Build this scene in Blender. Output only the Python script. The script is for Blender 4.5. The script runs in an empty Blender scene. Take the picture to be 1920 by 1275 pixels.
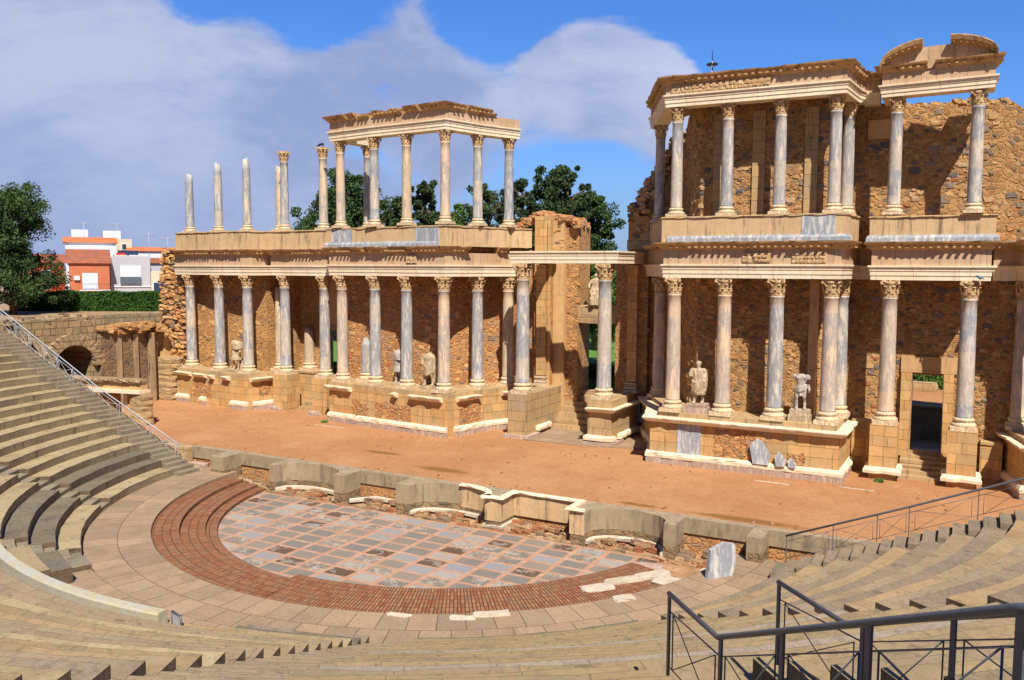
import bpy, bmesh, math, random
from mathutils import Vector, Matrix, noise as mnoise
R=math.radians; PI=math.pi; sin=math.sin; cos=math.cos
S=bpy.context.scene; COL=S.collection
# ------------------------------------------------------------ camera
cd=bpy.data.cameras.new('camera'); cam=bpy.data.objects.new('camera',cd); COL.objects.link(cam)
cd.sensor_width=36; cd.lens=1602.5/1920*36; cd.clip_start=.05; cd.clip_end=6000
Rv=Vector((0.88108218,0.47293575,0.00509598)); Uv=Vector((-0.04390984,0.07106674,0.99650461)); Fv=Vector((-0.4709205,0.87822622,-0.08338217))
Mt=Matrix((Rv,Uv,-Fv)).transposed().to_4x4(); Mt.translation=Vector((19.199,-40.211,10.5)); cam.matrix_world=Mt
S.camera=cam
# ------------------------------------------------------------ world, sun, exposure
SUN_AZ=R(38); SUN_EL=R(51)
sdir=Vector((sin(SUN_AZ)*cos(SUN_EL),-cos(SUN_AZ)*cos(SUN_EL),sin(SUN_EL)))
sl=bpy.data.lights.new('sun','SUN'); sl.energy=5.0; sl.angle=R(.5); sl.color=(1,.92,.80)
so=bpy.data.objects.new('sun',sl); COL.objects.link(so); so.rotation_euler=sdir.to_track_quat('Z','Y').to_euler()
W=bpy.data.worlds.new("World"); S.world=W; W.use_nodes=True
S.view_settings.view_transform='Standard'; S.view_settings.look='None'; S.view_settings.exposure=0.55; S.view_settings.gamma=1
S.render.engine='CYCLES'
class NT:
    def __init__(s,t): s.t=t; t.nodes.clear()
    def n(s,ty,**k):
        nd=s.t.nodes.new(ty)
        for a,v in k.items():
            if a=='i':
                for q,w in v.items():
                    if isinstance(w,bpy.types.NodeSocket): s.t.links.new(w,nd.inputs[q])
                    elif w is not None: nd.inputs[q].default_value=w
            else: setattr(nd,a,v)
        return nd
    def m(s,op,a,b=None,c=None,clamp=False):
        nd=s.n('ShaderNodeMath',operation=op,use_clamp=clamp)
        for i,x in enumerate((a,b,c)):
            if x is None: continue
            if isinstance(x,bpy.types.NodeSocket): s.t.links.new(x,nd.inputs[i])
            else: nd.inputs[i].default_value=x
        return nd.outputs[0]
    def mix(s,f,a,b,bt='MIX'):
        nd=s.n('ShaderNodeMix',data_type='RGBA',blend_type=bt)
        for k,x in ((0,f),(6,a),(7,b)):
            if isinstance(x,bpy.types.NodeSocket): s.t.links.new(x,nd.inputs[k])
            elif k==0: nd.inputs[0].default_value=x
            else: nd.inputs[k].default_value=(*x[:3],1)
        return nd.outputs[2]
    def ramp(s,f,pts,interp='LINEAR'):
        nd=s.n('ShaderNodeValToRGB'); e=nd.color_ramp.elements; nd.color_ramp.interpolation=interp
        while len(e)<len(pts): e.new(.5)
        for q,(p,c) in zip(e,pts):
            q.position=p; q.color=(*c,1) if len(c)==3 else c
        s.t.links.new(f,nd.inputs[0]); return nd.outputs[0]
    def mr(s,v,a,b,c=0,d=1,smooth=True):
        nd=s.n('ShaderNodeMapRange',interpolation_type='SMOOTHSTEP' if smooth else 'LINEAR',i={0:v,1:a,2:b,3:c,4:d}); return nd.outputs[0]
def world():
    t=NT(W.node_tree)
    sky=t.n('ShaderNodeTexSky',sky_type='NISHITA',sun_disc=False,sun_elevation=SUN_EL,sun_rotation=PI-SUN_AZ,altitude=200,air_density=1.2,dust_density=.6,ozone_density=2.5)
    tc=t.n('ShaderNodeTexCoord'); d=tc.outputs['Generated']
    # deep polarised blue of the open sky
    col=t.mix(1.0,sky.outputs[0],(.60,1.12,2.05),'MULTIPLY')
    wn=t.n('ShaderNodeTexNoise',i={'Vector':d,'Scale':2.2,'Detail':3.0})
    dw=t.n('ShaderNodeVectorMath',operation='MULTIPLY_ADD',i={0:wn.outputs['Color'],1:(.22,.22,.16),2:d}).outputs[0]
    def blobs(lst,base):
        acc=base
        for (x,y,z,r,w) in lst:
            ds=t.n('ShaderNodeVectorMath',operation='DISTANCE',i={0:dw,1:(x+.11,y+.11,z+.08)}).outputs['Value']
            acc=t.m('ADD',acc,t.mr(ds,0,r,w,0))
        return acc
    mp=t.n('ShaderNodeMapping',i={'Vector':dw,'Scale':(1,1,2.3)})
    n1=t.n('ShaderNodeTexNoise',i={'Vector':mp.outputs[0],'Scale':3.2,'Detail':9.0,'Roughness':.6}).outputs[0]
    base=t.m('MULTIPLY_ADD',n1,1.9,-1.12)
    b=blobs([(-.83,.53,.19,.24,.62),(-.79,.585,.18,.18,.42),(-.69,.695,.175,.17,.45),(-.70,.70,.10,.26,.36),(-.57,.805,.165,.2,.42),(-.546,.794,.268,.09,.20),(-.50,.85,.15,.15,.42),(-.345,.915,.20,.16,.85),(-.405,.89,.222,.08,.35),(-.31,.935,.15,.13,.5),(-.81,.57,.07,.32,.4),
      (-.745,.622,.26,.11,-.55),(-.68,.69,.262,.12,-.65),(-.63,.735,.255,.09,-.42),(-.463,.848,.262,.11,-.7),(-.384,.88,.285,.10,-.6),(-.15,.95,.27,.26,-1.3),(-.349,.931,.10,.07,-.35),(.02,.96,.25,.32,-1.3)],base)
    # sharp top of the cumulus, soft haze elsewhere
    n5=t.n('ShaderNodeTexNoise',i={'Vector':mp.outputs[0],'Scale':8.0,'Detail':9.0,'Roughness':.66}).outputs[0]
    b=t.m('ADD',b,t.m('MULTIPLY_ADD',n5,.46,-.23))
    mask=t.mr(b,.0,.27)
    n2=t.n('ShaderNodeTexNoise',i={'Vector':mp.outputs[0],'Scale':5.0,'Detail':7.0,'Roughness':.6}).outputs[0]
    sh=t.mr(n2,.35,.68)
    cc=t.mix(sh,(4.3,5.2,8.6),(7.3,8.0,10.8))
    hi=blobs([(-.235,.945,.2,.12,.55),(-.30,.93,.235,.09,.4)],0.0)
    cc=t.mix(t.m('MINIMUM',hi,.85),cc,(8.6,9.3,12.2))
    hz=t.n('ShaderNodeSeparateXYZ',i={0:d}).outputs[2]
    hz=t.mr(hz,.20,.0)
    out=t.mix(t.m('MULTIPLY',mask,.93),col,cc)
    out=t.mix(t.m('MULTIPLY',hz,.62),out,(4.6,5.7,9.3))
    dy=t.n('ShaderNodeSeparateXYZ',i={0:d}).outputs[1]; fac=t.mr(dy,-.3,.5,.42,1.0)  # added dimming of the unseen sky behind the camera, lowers ambient fill on the facade
    out=t.mix(1.0,out,t.n('ShaderNodeCombineXYZ',i={0:fac,1:fac,2:fac}).outputs[0],'MULTIPLY')
    bg=t.n('ShaderNodeBackground',i={'Color':out,'Strength':.05})
    o=t.n('ShaderNodeOutputWorld',i={0:bg.outputs[0]})
world()
# ------------------------------------------------------------ materials
MATS={}
def mat(name,fn,rough=.85,spec=.3):
    m=bpy.data.materials.new(name); m.use_nodes=True; t=NT(m.node_tree)
    c,h,r=fn(t)
    p=t.n('ShaderNodeBsdfPrincipled',i={'Base Color':c if isinstance(c,bpy.types.NodeSocket) else (*c,1),'Roughness':rough if r is None else r,'Specular IOR Level':spec})
    if h is not None:
        hs,st,di=h
        b=t.n('ShaderNodeBump',i={'Height':hs,'Strength':st,'Distance':di}); t.t.links.new(b.outputs[0],p.inputs['Normal'])
    t.n('ShaderNodeOutputMaterial',i={0:p.outputs[0]}); MATS[name]=m; return m
def OC(t): return t.n('ShaderNodeTexCoord').outputs['Object']
def UVc(t): return t.n('ShaderNodeTexCoord').outputs['UV']
def noi(t,v,s,d=5,r=.6): return t.n('ShaderNodeTexNoise',i={'Vector':v,'Scale':s,'Detail':float(d),'Roughness':r}).outputs[0]
def mapping(t,v,sc=(1,1,1),lo=(0,0,0)): return t.n('ShaderNodeMapping',i={'Vector':v,'Scale':sc,'Location':lo}).outputs[0]
def rubble(mortar,stones,scale=3.0,dk=1.0,mw=.06):
    def f(t):
        o=OC(t); w=t.n('ShaderNodeTexNoise',i={'Vector':o,'Scale':2.5,'Detail':3.0}).outputs['Color']
        v=t.n('ShaderNodeVectorMath',operation='MULTIPLY_ADD',i={0:w,1:(.28,.28,.28),2:o}).outputs[0]
        v=mapping(t,v,(1,1,1.45))
        vo=t.n('ShaderNodeTexVoronoi',feature='F1',i={'Vector':v,'Scale':scale,'Randomness':1.0})
        ed=t.n('ShaderNodeTexVoronoi',feature='DISTANCE_TO_EDGE',i={'Vector':v,'Scale':scale,'Randomness':1.0}).outputs['Distance']
        cx=t.n('ShaderNodeSeparateColor',i={0:vo.outputs['Color']})
        n=len(stones); sc=t.ramp(cx.outputs[0],[(i/n,c) for i,c in enumerate(stones)],'CONSTANT')
        sc=t.mix(t.m('MULTIPLY',cx.outputs[1],.8),sc,mortar)
        big=noi(t,o,.7,4); fine=noi(t,o,14,5,.7)
        # larger patches where the render hides the stones
        mk=t.m('ADD',mw,t.m('MULTIPLY',t.mr(big,.45,.7),.12))
        nm=t.m('MULTIPLY_ADD',noi(t,o,8,4,.7),.22,t.m('SUBTRACT',ed,.11))
        f2=t.mr(nm,t.m('SUBTRACT',mk,.05),t.m('ADD',mk,.07))
        c=t.mix(f2,mortar,sc)
        ck=t.m('MULTIPLY',t.mr(t.m('ABSOLUTE',t.m('SUBTRACT',nm,mk)),.045,.0),t.mr(noi(t,o,3.1,3),.42,.6)); c=t.mix(t.m('MULTIPLY',ck,.75),c,tuple(x*.16 for x in mortar))
        c=t.mix(t.m('MULTIPLY',t.mr(fine,.3,.75),.55),c,tuple(x*.5 for x in mortar))
        c=t.mix(t.m('MULTIPLY',t.mr(noi(t,o,.45,3),.5,.75),.3),c,tuple(x*.6 for x in mortar))
        h=t.m('MULTIPLY_ADD',f2,.6,t.m('MULTIPLY',fine,.8))
        return c,(h,.9,.07),None
    return f
def ashlar(c1,c2,c3,bw=.9,rh=.5,ms=.012,stain=(.10,.075,.05),st=.5,mort=None,uv=True,dist=.03):
    def f(t):
        u=UVc(t); o=OC(t)
        w=t.n('ShaderNodeTexNoise',i={'Vector':u,'Scale':3.0,'Detail':3.0}).outputs['Color']
        u2=t.n('ShaderNodeVectorMath',operation='MULTIPLY_ADD',i={0:w,1:(.13,.07,0),2:u}).outputs[0]
        b=t.n('ShaderNodeTexBrick',offset=.37,offset_frequency=3,squash=.62,squash_frequency=3,i={'Vector':u2,'Scale':1.0,'Brick Width':bw,'Row Height':rh,'Mortar Size':ms,'Mortar Smooth':.3,'Bias':0.0,'Color1':(0,0,0,1),'Color2':(1,1,1,1),'Mortar':(.5,.5,.5,1)})
        c=t.ramp(b.outputs['Color'],[(0,c1),(.5,c2),(1,c3)])
        n1=noi(t,o,2.2,6,.65); n2=noi(t,o,11,6,.7)
        c=t.mix(t.m('MULTIPLY',t.mr(n1,.35,.75),.4),c,tuple(x*.62 for x in c2))
        c=t.mix(t.m('MULTIPLY',t.mr(n2,.5,.8),.55),c,tuple(x*.45 for x in c1))
        # run-down stains with a shape of their own
        sm=mapping(t,o,(3.2,3.2,.45)); c=t.mix(t.m('MULTIPLY',t.mr(noi(t,sm,1.3,5,.65),.52,.74),st),c,stain)
        c=t.mix(t.m('MULTIPLY',b.outputs['Fac'],t.mr(n1,.3,.7,.45,.95)),c,mort or tuple(x*.3 for x in c1))
        h=t.m('SUBTRACT',t.m('MULTIPLY',n2,.5),b.outputs['Fac'])
        return c,(h,.7,dist),None
    return f
def marble(base,vein,alt,rs=.6,band=0,sc=1.0):
    def f(t):
        o=OC(t); oi=t.n('ShaderNodeObjectInfo').outputs['Random']
        off=t.n('ShaderNodeCombineXYZ',i={0:t.m('MULTIPLY',oi,37.0),1:t.m('MULTIPLY',oi,-53.0),2:t.m('MULTIPLY',oi,71.0)}).outputs[0]
        v=t.n('ShaderNodeVectorMath',operation='ADD',i={0:o,1:off}).outputs[0]
        vv=mapping(t,v,(2.2*sc,2.2*sc,.85*sc))
        rt=t.n('ShaderNodeMapping',i={'Vector':v,'Rotation':(.5,.35,0),'Scale':(4.2*sc,4.2*sc,.8*sc)}).outputs[0]
        rn_=noi(t,rt,.9,7,.68); wv=t.m('SUBTRACT',1.0,t.m('MULTIPLY',t.m('ABSOLUTE',t.m('SUBTRACT',rn_,.5)),5.0))
        n=noi(t,vv,1.1,8,.65); n3=noi(t,v,7*sc,6,.7)
        c=t.mix(t.mr(n,.42,.62),base,alt)
        c=t.mix(t.m('MULTIPLY',t.m('MULTIPLY',oi,.8),t.mr(noi(t,v,.5,3),.35,.6)),c,alt)
        c=t.mix(t.m('MULTIPLY',t.mr(wv,.35,1.0),.85),c,tuple(x*.82 for x in vein))
        if band:
            zz=t.n('ShaderNodeSeparateXYZ',i={0:o}).outputs[2]; cell=t.m('FLOOR',t.m('ADD',t.m('MULTIPLY_ADD',noi(t,o,1.5,3),.3,t.m('DIVIDE',zz,1.15)),t.m('MULTIPLY',oi,9.0)))
            wn=t.n('ShaderNodeTexWhiteNoise',noise_dimensions='1D',i={'W':t.m('ADD',cell,t.m('MULTIPLY',oi,100.0))}).outputs[0]
            c=t.mix(t.m('MULTIPLY',t.m('GREATER_THAN',wn,.76),band),c,tuple(x*.93 for x in alt)); c=t.mix(t.m('MULTIPLY',t.m('LESS_THAN',wn,.2),band*.5),c,tuple(x*.8 for x in base))
        c=t.mix(t.m('MULTIPLY',t.mr(n3,.5,.75),.45),c,tuple(x*.45 for x in vein))
        return c,(n3,.35,.02),rs
    return f
ORB=[(.30,.13,.05),(.42,.22,.09),(.11,.09,.08),(.52,.30,.13),(.24,.15,.09),(.36,.17,.06),(.14,.14,.15),(.46,.25,.10)]
mat('rubble',rubble((.62,.335,.125),ORB,4.2))
mat('rubble_upper',rubble((0.538,0.309,0.123),[(0.323,0.121,0.044),(0.440,0.235,0.097),(0.078,0.080,0.088),(0.488,0.318,0.158),(0.273,0.121,0.053),(0.127,0.132,0.140),(0.410,0.188,0.071),(0.488,0.282,0.123)],3.3))
mat('rubble_red',rubble((.58,.30,.12),[(.45,.13,.05),(.38,.16,.07),(.5,.2,.08),(.3,.27,.25),(.42,.22,.1),(.55,.32,.16)],3.4))
mat('rubble_dark',rubble((.30,.20,.11),[(.20,.13,.07),(.32,.21,.11),(.12,.10,.08),(.40,.26,.12),(.25,.2,.14)],2.4))
def studs_mat(cols):
    def f(t):
        g=t.n('ShaderNodeNewGeometry').outputs['Random Per Island']; o=OC(t); n=noi(t,o,9,5,.7)
        c=t.ramp(g,[(i/len(cols),c_) for i,c_ in enumerate(cols)],'CONSTANT')
        c=t.mix(t.m('MULTIPLY',t.mr(n,.4,.7),.55),c,tuple(x*.5 for x in cols[0])); return c,(n,.7,.03),None
    return f
mat('wall_stones',studs_mat([(.60,.33,.125),(.50,.26,.095),(.64,.37,.15),(.36,.18,.075),(.58,.31,.11),(.30,.20,.12),(.55,.32,.14),(.42,.17,.06),(.62,.37,.16),(.20,.16,.13)]))
mat('wall_stones_upper',studs_mat([(0.502,0.304,0.140),(0.391,0.202,0.084),(0.140,0.138,0.149),(0.521,0.340,0.167),(0.335,0.129,0.051),(0.223,0.184,0.158),(0.465,0.258,0.107),(0.428,0.294,0.167),(0.539,0.331,0.149),(0.093,0.097,0.112)]))
mat('foot_stones',studs_mat([(.34,.20,.10),(.26,.14,.07),(.40,.26,.15),(.30,.11,.05),(.20,.14,.09),(.36,.24,.13)]))
mat('ruin_stone',ashlar((.30,.21,.12),(.42,.29,.15),(.24,.19,.13),.8,.42,.03,(.05,.04,.03),.75,dist=.06))
mat('ashlar',ashlar((0.486,0.267,0.101),(0.621,0.376,0.155),(0.427,0.297,0.145),.95,.46,.012))
mat('ashlar_grey',ashlar((0.418,0.285,0.153),(0.494,0.328,0.153),(0.361,0.267,0.169),.9,.55,.014,(0.123,0.095,0.066),.6))
mat('plaster',ashlar((0.557,0.354,0.169),(0.594,0.372,0.169),(0.521,0.327,0.161),2.3,3.0,.006,(0.186,0.118,0.068),.35))
mat('parapet',ashlar((0.557,0.386,0.209),(0.594,0.414,0.237),(0.504,0.340,0.180),1.9,3.0,.008,(0.108,0.084,0.056),.85))
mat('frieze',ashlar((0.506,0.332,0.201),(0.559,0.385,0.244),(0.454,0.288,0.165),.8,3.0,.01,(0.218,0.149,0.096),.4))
mat('old_plaster',ashlar((.34,.24,.14),(.42,.29,.165),(.28,.21,.13),1.6,2.2,.01,(.07,.05,.035),.9))
mat('white_marble',ashlar((0.774,0.636,0.444),(0.812,0.707,0.528),(0.716,0.556,0.359),2.4,3.0,.006,(0.407,0.273,0.147),.45))
mat('loose_marble',ashlar((.50,.43,.33),(.58,.50,.38),(.44,.36,.26),2.4,3.0,.006,(.22,.15,.09),.6))
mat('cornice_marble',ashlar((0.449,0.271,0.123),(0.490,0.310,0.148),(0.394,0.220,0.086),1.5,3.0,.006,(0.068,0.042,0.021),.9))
mat('capital_marble',marble((0.684,0.487,0.264),(0.425,0.230,0.088),(0.739,0.589,0.371),.8,sc=3))
mat('base_marble',marble((0.718,0.597,0.409),(0.539,0.362,0.196),(0.754,0.651,0.481),.7,sc=3))
mat('column_blue',marble((0.476,0.475,0.468),(0.258,0.278,0.318),(0.629,0.518,0.384),.55,.45))
mat('column_pale',marble((0.584,0.497,0.397),(0.370,0.344,0.330),(0.720,0.505,0.314),.6,.45))
mat('column_cream',marble((0.617,0.480,0.315),(0.458,0.360,0.258),(0.652,0.522,0.356),.7,.45))
mat('blue_marble',marble((0.452,0.470,0.498),(0.271,0.302,0.360),(0.598,0.569,0.533),.5))
mat('statue_marble',marble((0.538,0.420,0.261),(0.358,0.259,0.156),(0.609,0.510,0.365),.75,sc=2))
mat('statue_grey',marble((0.466,0.430,0.383),(0.323,0.296,0.274),(0.538,0.484,0.420),.75,sc=2))
mat('pink_marble',marble((0.521,0.362,0.254),(0.379,0.272,0.246),(0.571,0.428,0.301),.7,sc=1.5))
def sand(t):
    o=OC(t); n=noi(t,o,.35,6,.6); n2=noi(t,mapping(t,o,(1,2.5,1)),2.2,7,.7); n3=noi(t,o,30,3,.8)
    c=t.mix(t.mr(n,.35,.7),(.42,.205,.092),(.50,.265,.128))
    n5=noi(t,o,5,8,.75); c=t.mix(t.m('MULTIPLY',t.mr(n5,.5,.68),.5),c,(.31,.135,.055)); c=t.mix(t.m('MULTIPLY',t.mr(n5,.48,.36),.4),c,(.56,.30,.15))
    dm=0.0
    for (x,y,rx,ry) in ((-1.9,-7.6,1.5,.42),(8.0,-8.75,1.0,.22),(12.2,-8.75,2.2,.35),(-6.5,-6.0,1.2,.3)):
        s_=t.n('ShaderNodeVectorMath',operation='LENGTH',i={0:t.n('ShaderNodeMapping',i={'Vector':o,'Location':(-x/rx,-y/ry,0),'Scale':(1/rx,1/ry,0)}).outputs[0]}).outputs['Value']
        dm=t.m('ADD',dm,t.mr(t.m('ADD',s_,t.m('MULTIPLY_ADD',n5,1.6,-.8)),1.15,.5))
    c=t.mix(t.m('MULTIPLY',t.m('MINIMUM',dm,1.0),.8),c,(.20,.095,.02))
    c=t.mix(t.m('MULTIPLY',t.mr(n2,.5,.75),.45),c,(.28,.13,.05))
    c=t.mix(t.m('MULTIPLY',t.mr(n3,.52,.68),.55),c,(.19,.08,.03))
    return c,(t.m('ADD',t.m('MULTIPLY',n5,3.0),n3),.6,.05),None
mat('sand',sand,.95,.1)
def mud(t):
    o=OC(t); n=noi(t,o,1.2,6,.65); n2=noi(t,o,8,5,.7)
    c=t.ramp(n,[(.3,(.10,.065,.03)),(.5,(.36,.20,.10)),(.7,(.50,.30,.16))]); c=t.mix(t.mr(n2,.5,.8),c,(.16,.09,.05))
    return c,(n2,.6,.05),None
mat('mud',mud)
def orch(t):
    o=OC(t); s=t.n('ShaderNodeSeparateXYZ',i={0:o}); X=t.m('DIVIDE',t.m('ADD',s.outputs[0],60.37),1.135); Y=t.m('DIVIDE',t.m('ADD',s.outputs[1],76.88),.765)
    fx=t.m('FRACT',X); fy=t.m('FRACT',Y); ix=t.m('FLOOR',X); iy=t.m('FLOOR',Y)
    cell=t.n('ShaderNodeTexWhiteNoise',i={0:t.n('ShaderNodeCombineXYZ',i={0:ix,1:iy}).outputs[0]})
    cs=t.n('ShaderNodeSeparateColor',i={0:cell.outputs['Color']})
    dx=t.m('ABSOLUTE',t.m('SUBTRACT',fx,.5)); dy=t.m('ABSOLUTE',t.m('SUBTRACT',fy,.5))
    wob=t.m('MULTIPLY_ADD',noi(t,o,9,3),.03,-.015)
    band=t.m('MAXIMUM',t.mr(t.m('ADD',dx,wob),.405,.42),t.mr(t.m('ADD',dy,wob),.385,.41))
    n=noi(t,o,2.5,7,.7); n4=noi(t,o,9,5,.7)
    # 3 kinds: plain grey slab, blue marble, worn mixed
    c=t.ramp(cs.outputs[0],[(0,(.185,.17,.15)),(.4,(.22,.19,.16)),(.6,(.265,.26,.255)),(.7,(.33,.30,.265)),(.82,(.24,.20,.16)),(.95,(.24,.25,.27))],'CONSTANT')
    worn=t.mr(cs.outputs[1],.62,.7)
    c=t.mix(t.m('MULTIPLY',t.mr(n,.45,.6),worn),c,(.37,.33,.275))
    c=t.mix(t.m('MULTIPLY',t.mr(n4,.5,.62),t.m('MULTIPLY',worn,.8)),c,(.13,.085,.05))
    bc=t.mix(t.mr(n,.4,.65),(.40,.22,.135),(.47,.29,.19))
    c=t.mix(band,c,bc)
    c=t.mix(t.m('MULTIPLY',t.mr(noi(t,o,.6,4),.5,.7),.35),c,(.34,.21,.125))
    # slabs that are gone
    hl=t.mr(n,.5,.56)
    gone=t.m('MULTIPLY',t.m('GREATER_THAN',cs.outputs[2],.88),t.m('SUBTRACT',1.0,band))
    gone=t.m('MULTIPLY',gone,t.m('MULTIPLY',t.mr(noi(t,o,1.9,3),.42,.5),.9))
    c=t.mix(gone,c,(.10,.058,.03))
    h=t.m('SUBTRACT',t.m('MULTIPLY',n4,.2),t.m('MULTIPLY',gone,2))
    return c,(h,.5,.03),t.mr(n,.3,.7,.42,.7)
mat('orchestra_marble',orch,.6,.4)
def brick(t):
    u=UVc(t); o=OC(t)
    b=t.n('ShaderNodeTexBrick',offset=.0,i={'Vector':u,'Scale':1.0,'Brick Width':.10,'Row Height':.31,'Mortar Size':.016,'Mortar Smooth':.35,'Color1':(0,0,0,1),'Color2':(1,1,1,1),'Mortar':(.5,.5,.5,1)})
    c=t.ramp(b.outputs['Color'],[(0,(.24,.075,.032)),(.4,(.31,.115,.05)),(.75,(.35,.17,.085)),(1,(.22,.11,.06))])
    n=noi(t,o,1.6,6,.65); n2=noi(t,o,12,5,.7)
    c=t.mix(t.m('MULTIPLY',t.mr(n,.45,.7),.7),c,(.26,.155,.085)); c=t.mix(t.m('MULTIPLY',t.mr(n2,.48,.7),.6),c,(.09,.04,.025))
    c=t.mix(t.m('MULTIPLY',b.outputs['Fac'],.9),c,(.055,.03,.018))
    return c,(t.m('SUBTRACT',n2,t.m('MULTIPLY',b.outputs['Fac'],1.5)),.6,.03),None
mat('brick_paving',brick)
def bench(c1,c2,c3,dark,st,grain=0.,bw=1.5):
    def f(t):
        u=UVc(t); o=OC(t); oi=t.n('ShaderNodeObjectInfo').outputs['Random']
        u2=t.n('ShaderNodeVectorMath',operation='ADD',i={0:u,1:t.n('ShaderNodeCombineXYZ',i={0:t.m('MULTIPLY',oi,31.0)}).outputs[0]}).outputs[0]
        b=t.n('ShaderNodeTexBrick',offset=.0,i={'Vector':u2,'Scale':1.0,'Brick Width':bw,'Row Height':8.0,'Mortar Size':.009,'Mortar Smooth':.2,'Color1':(0,0,0,1),'Color2':(1,1,1,1),'Mortar':(.5,.5,.5,1)})
        c=t.ramp(b.outputs['Color'],[(0,c1),(.5,c2),(1,c3)])
        n=noi(t,o,.8,6,.65); n2=noi(t,o,9,6,.75); n3=noi(t,o,40,2,.8)
        c=t.mix(t.m('MULTIPLY',t.mr(n,.45,.68),st),c,dark)
        n7=noi(t,mapping(t,o,(1,1,1),(3,7,1)),2.6,7,.72); c=t.mix(t.m('MULTIPLY',t.mr(n7,.55,.66),.65),c,tuple(x*.62 for x in dark))
        c=t.mix(t.m('MULTIPLY',t.mr(n2,.48,.7),.5),c,tuple(x*.5 for x in dark))
        if grain: c=t.mix(t.m('MULTIPLY',t.mr(n3,.48,.62),grain),c,tuple(x*.35 for x in dark))
        c=t.mix(t.m('MULTIPLY',b.outputs['Fac'],.6),c,(.10,.08,.05))
        return c,(t.m('SUBTRACT',t.m('ADD',n2,n3),t.m('MULTIPLY',b.outputs['Fac'],3)),.45,.02),None
    return f
mat('bench_lime',bench((0.350,0.279,0.148),(0.392,0.313,0.170),(0.322,0.246,0.139),(0.189,0.133,0.076),.5))
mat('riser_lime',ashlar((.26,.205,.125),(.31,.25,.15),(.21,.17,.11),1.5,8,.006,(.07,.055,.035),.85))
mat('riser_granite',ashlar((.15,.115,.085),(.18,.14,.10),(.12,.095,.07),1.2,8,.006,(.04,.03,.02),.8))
mat('bench_brown',bench((0.259,0.198,0.130),(0.307,0.230,0.151),(0.230,0.187,0.130),(0.154,0.123,0.086),.5,.5,1.2))
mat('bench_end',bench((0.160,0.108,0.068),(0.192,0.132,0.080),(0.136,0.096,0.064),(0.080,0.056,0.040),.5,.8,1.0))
mat('bench_olive',bench((0.291,0.204,0.103),(0.316,0.229,0.118),(0.267,0.198,0.118),(0.186,0.144,0.082),.55))
mat('bench_tan',bench((0.298,0.219,0.129),(0.329,0.246,0.149),(0.266,0.219,0.143),(0.203,0.151,0.095),.6,.2))
mat('bench_sandy',bench((0.348,0.254,0.135),(0.368,0.246,0.122),(0.317,0.240,0.141),(0.228,0.157,0.083),.6,.1))
mat('bench_granite',bench((0.197,0.159,0.107),(0.227,0.186,0.127),(0.179,0.159,0.121),(0.119,0.100,0.067),.6,.75,1.2))
mat('step_stone',bench((0.274,0.219,0.147),(0.309,0.253,0.167),(0.238,0.212,0.161),(0.167,0.133,0.094),.5,.5,.9))
mat('pink_granite',bench((0.320,0.260,0.187),(0.344,0.280,0.201),(0.282,0.246,0.187),(0.221,0.178,0.132),.5,.35,1.2))
def slabs(t):
    u=UVc(t); o=OC(t)
    b=t.n('ShaderNodeTexBrick',offset=.5,i={'Vector':u,'Scale':1.0,'Brick Width':.78,'Row Height':1.15,'Mortar Size':.012,'Mortar Smooth':.3,'Color1':(0,0,0,1),'Color2':(1,1,1,1),'Mortar':(.5,.5,.5,1)})
    c=t.ramp(b.outputs['Color'],[(0,(.30,.205,.13)),(.5,(.36,.25,.16)),(1,(.255,.185,.12))])
    n=noi(t,o,1.1,6,.65); n2=noi(t,o,10,6,.72)
    c=t.mix(t.m('MULTIPLY',t.mr(n,.45,.7),.5),c,(.21,.145,.09)); c=t.mix(t.m('MULTIPLY',t.mr(n2,.48,.7),.5),c,(.13,.085,.055))
    c=t.mix(b.outputs['Fac'],c,(.08,.06,.03))
    return c,(t.m('SUBTRACT',n2,t.m('MULTIPLY',b.outputs['Fac'],2)),.5,.03),None
mat('slabs',slabs)
def concrete(t):
    o=OC(t); n=noi(t,o,1.5,6,.7); n2=noi(t,mapping(t,o,(2.4,2.4,.55)),1.3,7,.72); n3=noi(t,o,25,4,.7)
    c=t.mix(t.mr(n,.35,.7),(.35,.27,.17),(.28,.22,.145)); c=t.mix(t.m('MULTIPLY',t.mr(n2,.48,.66),.62),c,(.11,.09,.06)); c=t.mix(t.m('MULTIPLY',t.mr(n3,.5,.75),.35),c,(.14,.11,.075))
    return c,(n3,.4,.02),None
mat('concrete',concrete)
def pal(t):
    o=OC(t); n=noi(t,o,1.2,6,.7); n3=noi(t,o,12,6,.7)
    c=t.mix(t.mr(n,.35,.65),(.42,.38,.25),(.40,.40,.38)); c=t.mix(t.m('MULTIPLY',t.mr(n3,.45,.7),.5),c,(.27,.22,.12)); return c,(n3,.4,.02),None
mat('parapet_concrete',pal)
def flat(c,n=.25,s=6,r=None):
    def f(t):
        o=OC(t); k=noi(t,o,s,5,.65); return t.mix(t.m('MULTIPLY',t.mr(k,.35,.75),n),c,tuple(x*.45 for x in c)),(k,.2,.02),r
    return f
mat('steel',flat((.085,.095,.115),.3,20,.45),.45,.5); mat('galvanised',flat((.36,.38,.42),.3,20,.4),.4,.5)
mat('dark_metal',flat((.03,.03,.035)),.5)
mat('house_red',flat((.50,.075,.03),.35,1.5)); mat('house_brick',flat((.50,.16,.075),.3,1.5)); mat('house_grey',flat((.42,.42,.47),.1,1)); mat('house_white',flat((.62,.64,.70),.1,1)); mat('house_cream',flat((.62,.52,.38),.2,1))
mat('window_glass',flat((.10,.13,.17),.2,2,.15),.15,.6); mat('shutter',flat((.62,.66,.74),.2,3)); mat('door_dark',flat((.04,.05,.07)))
mat('solar',flat((.03,.05,.10),.1,1,.2)); mat('red_plastic',flat((.6,.02,.03),.1,1))
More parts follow.
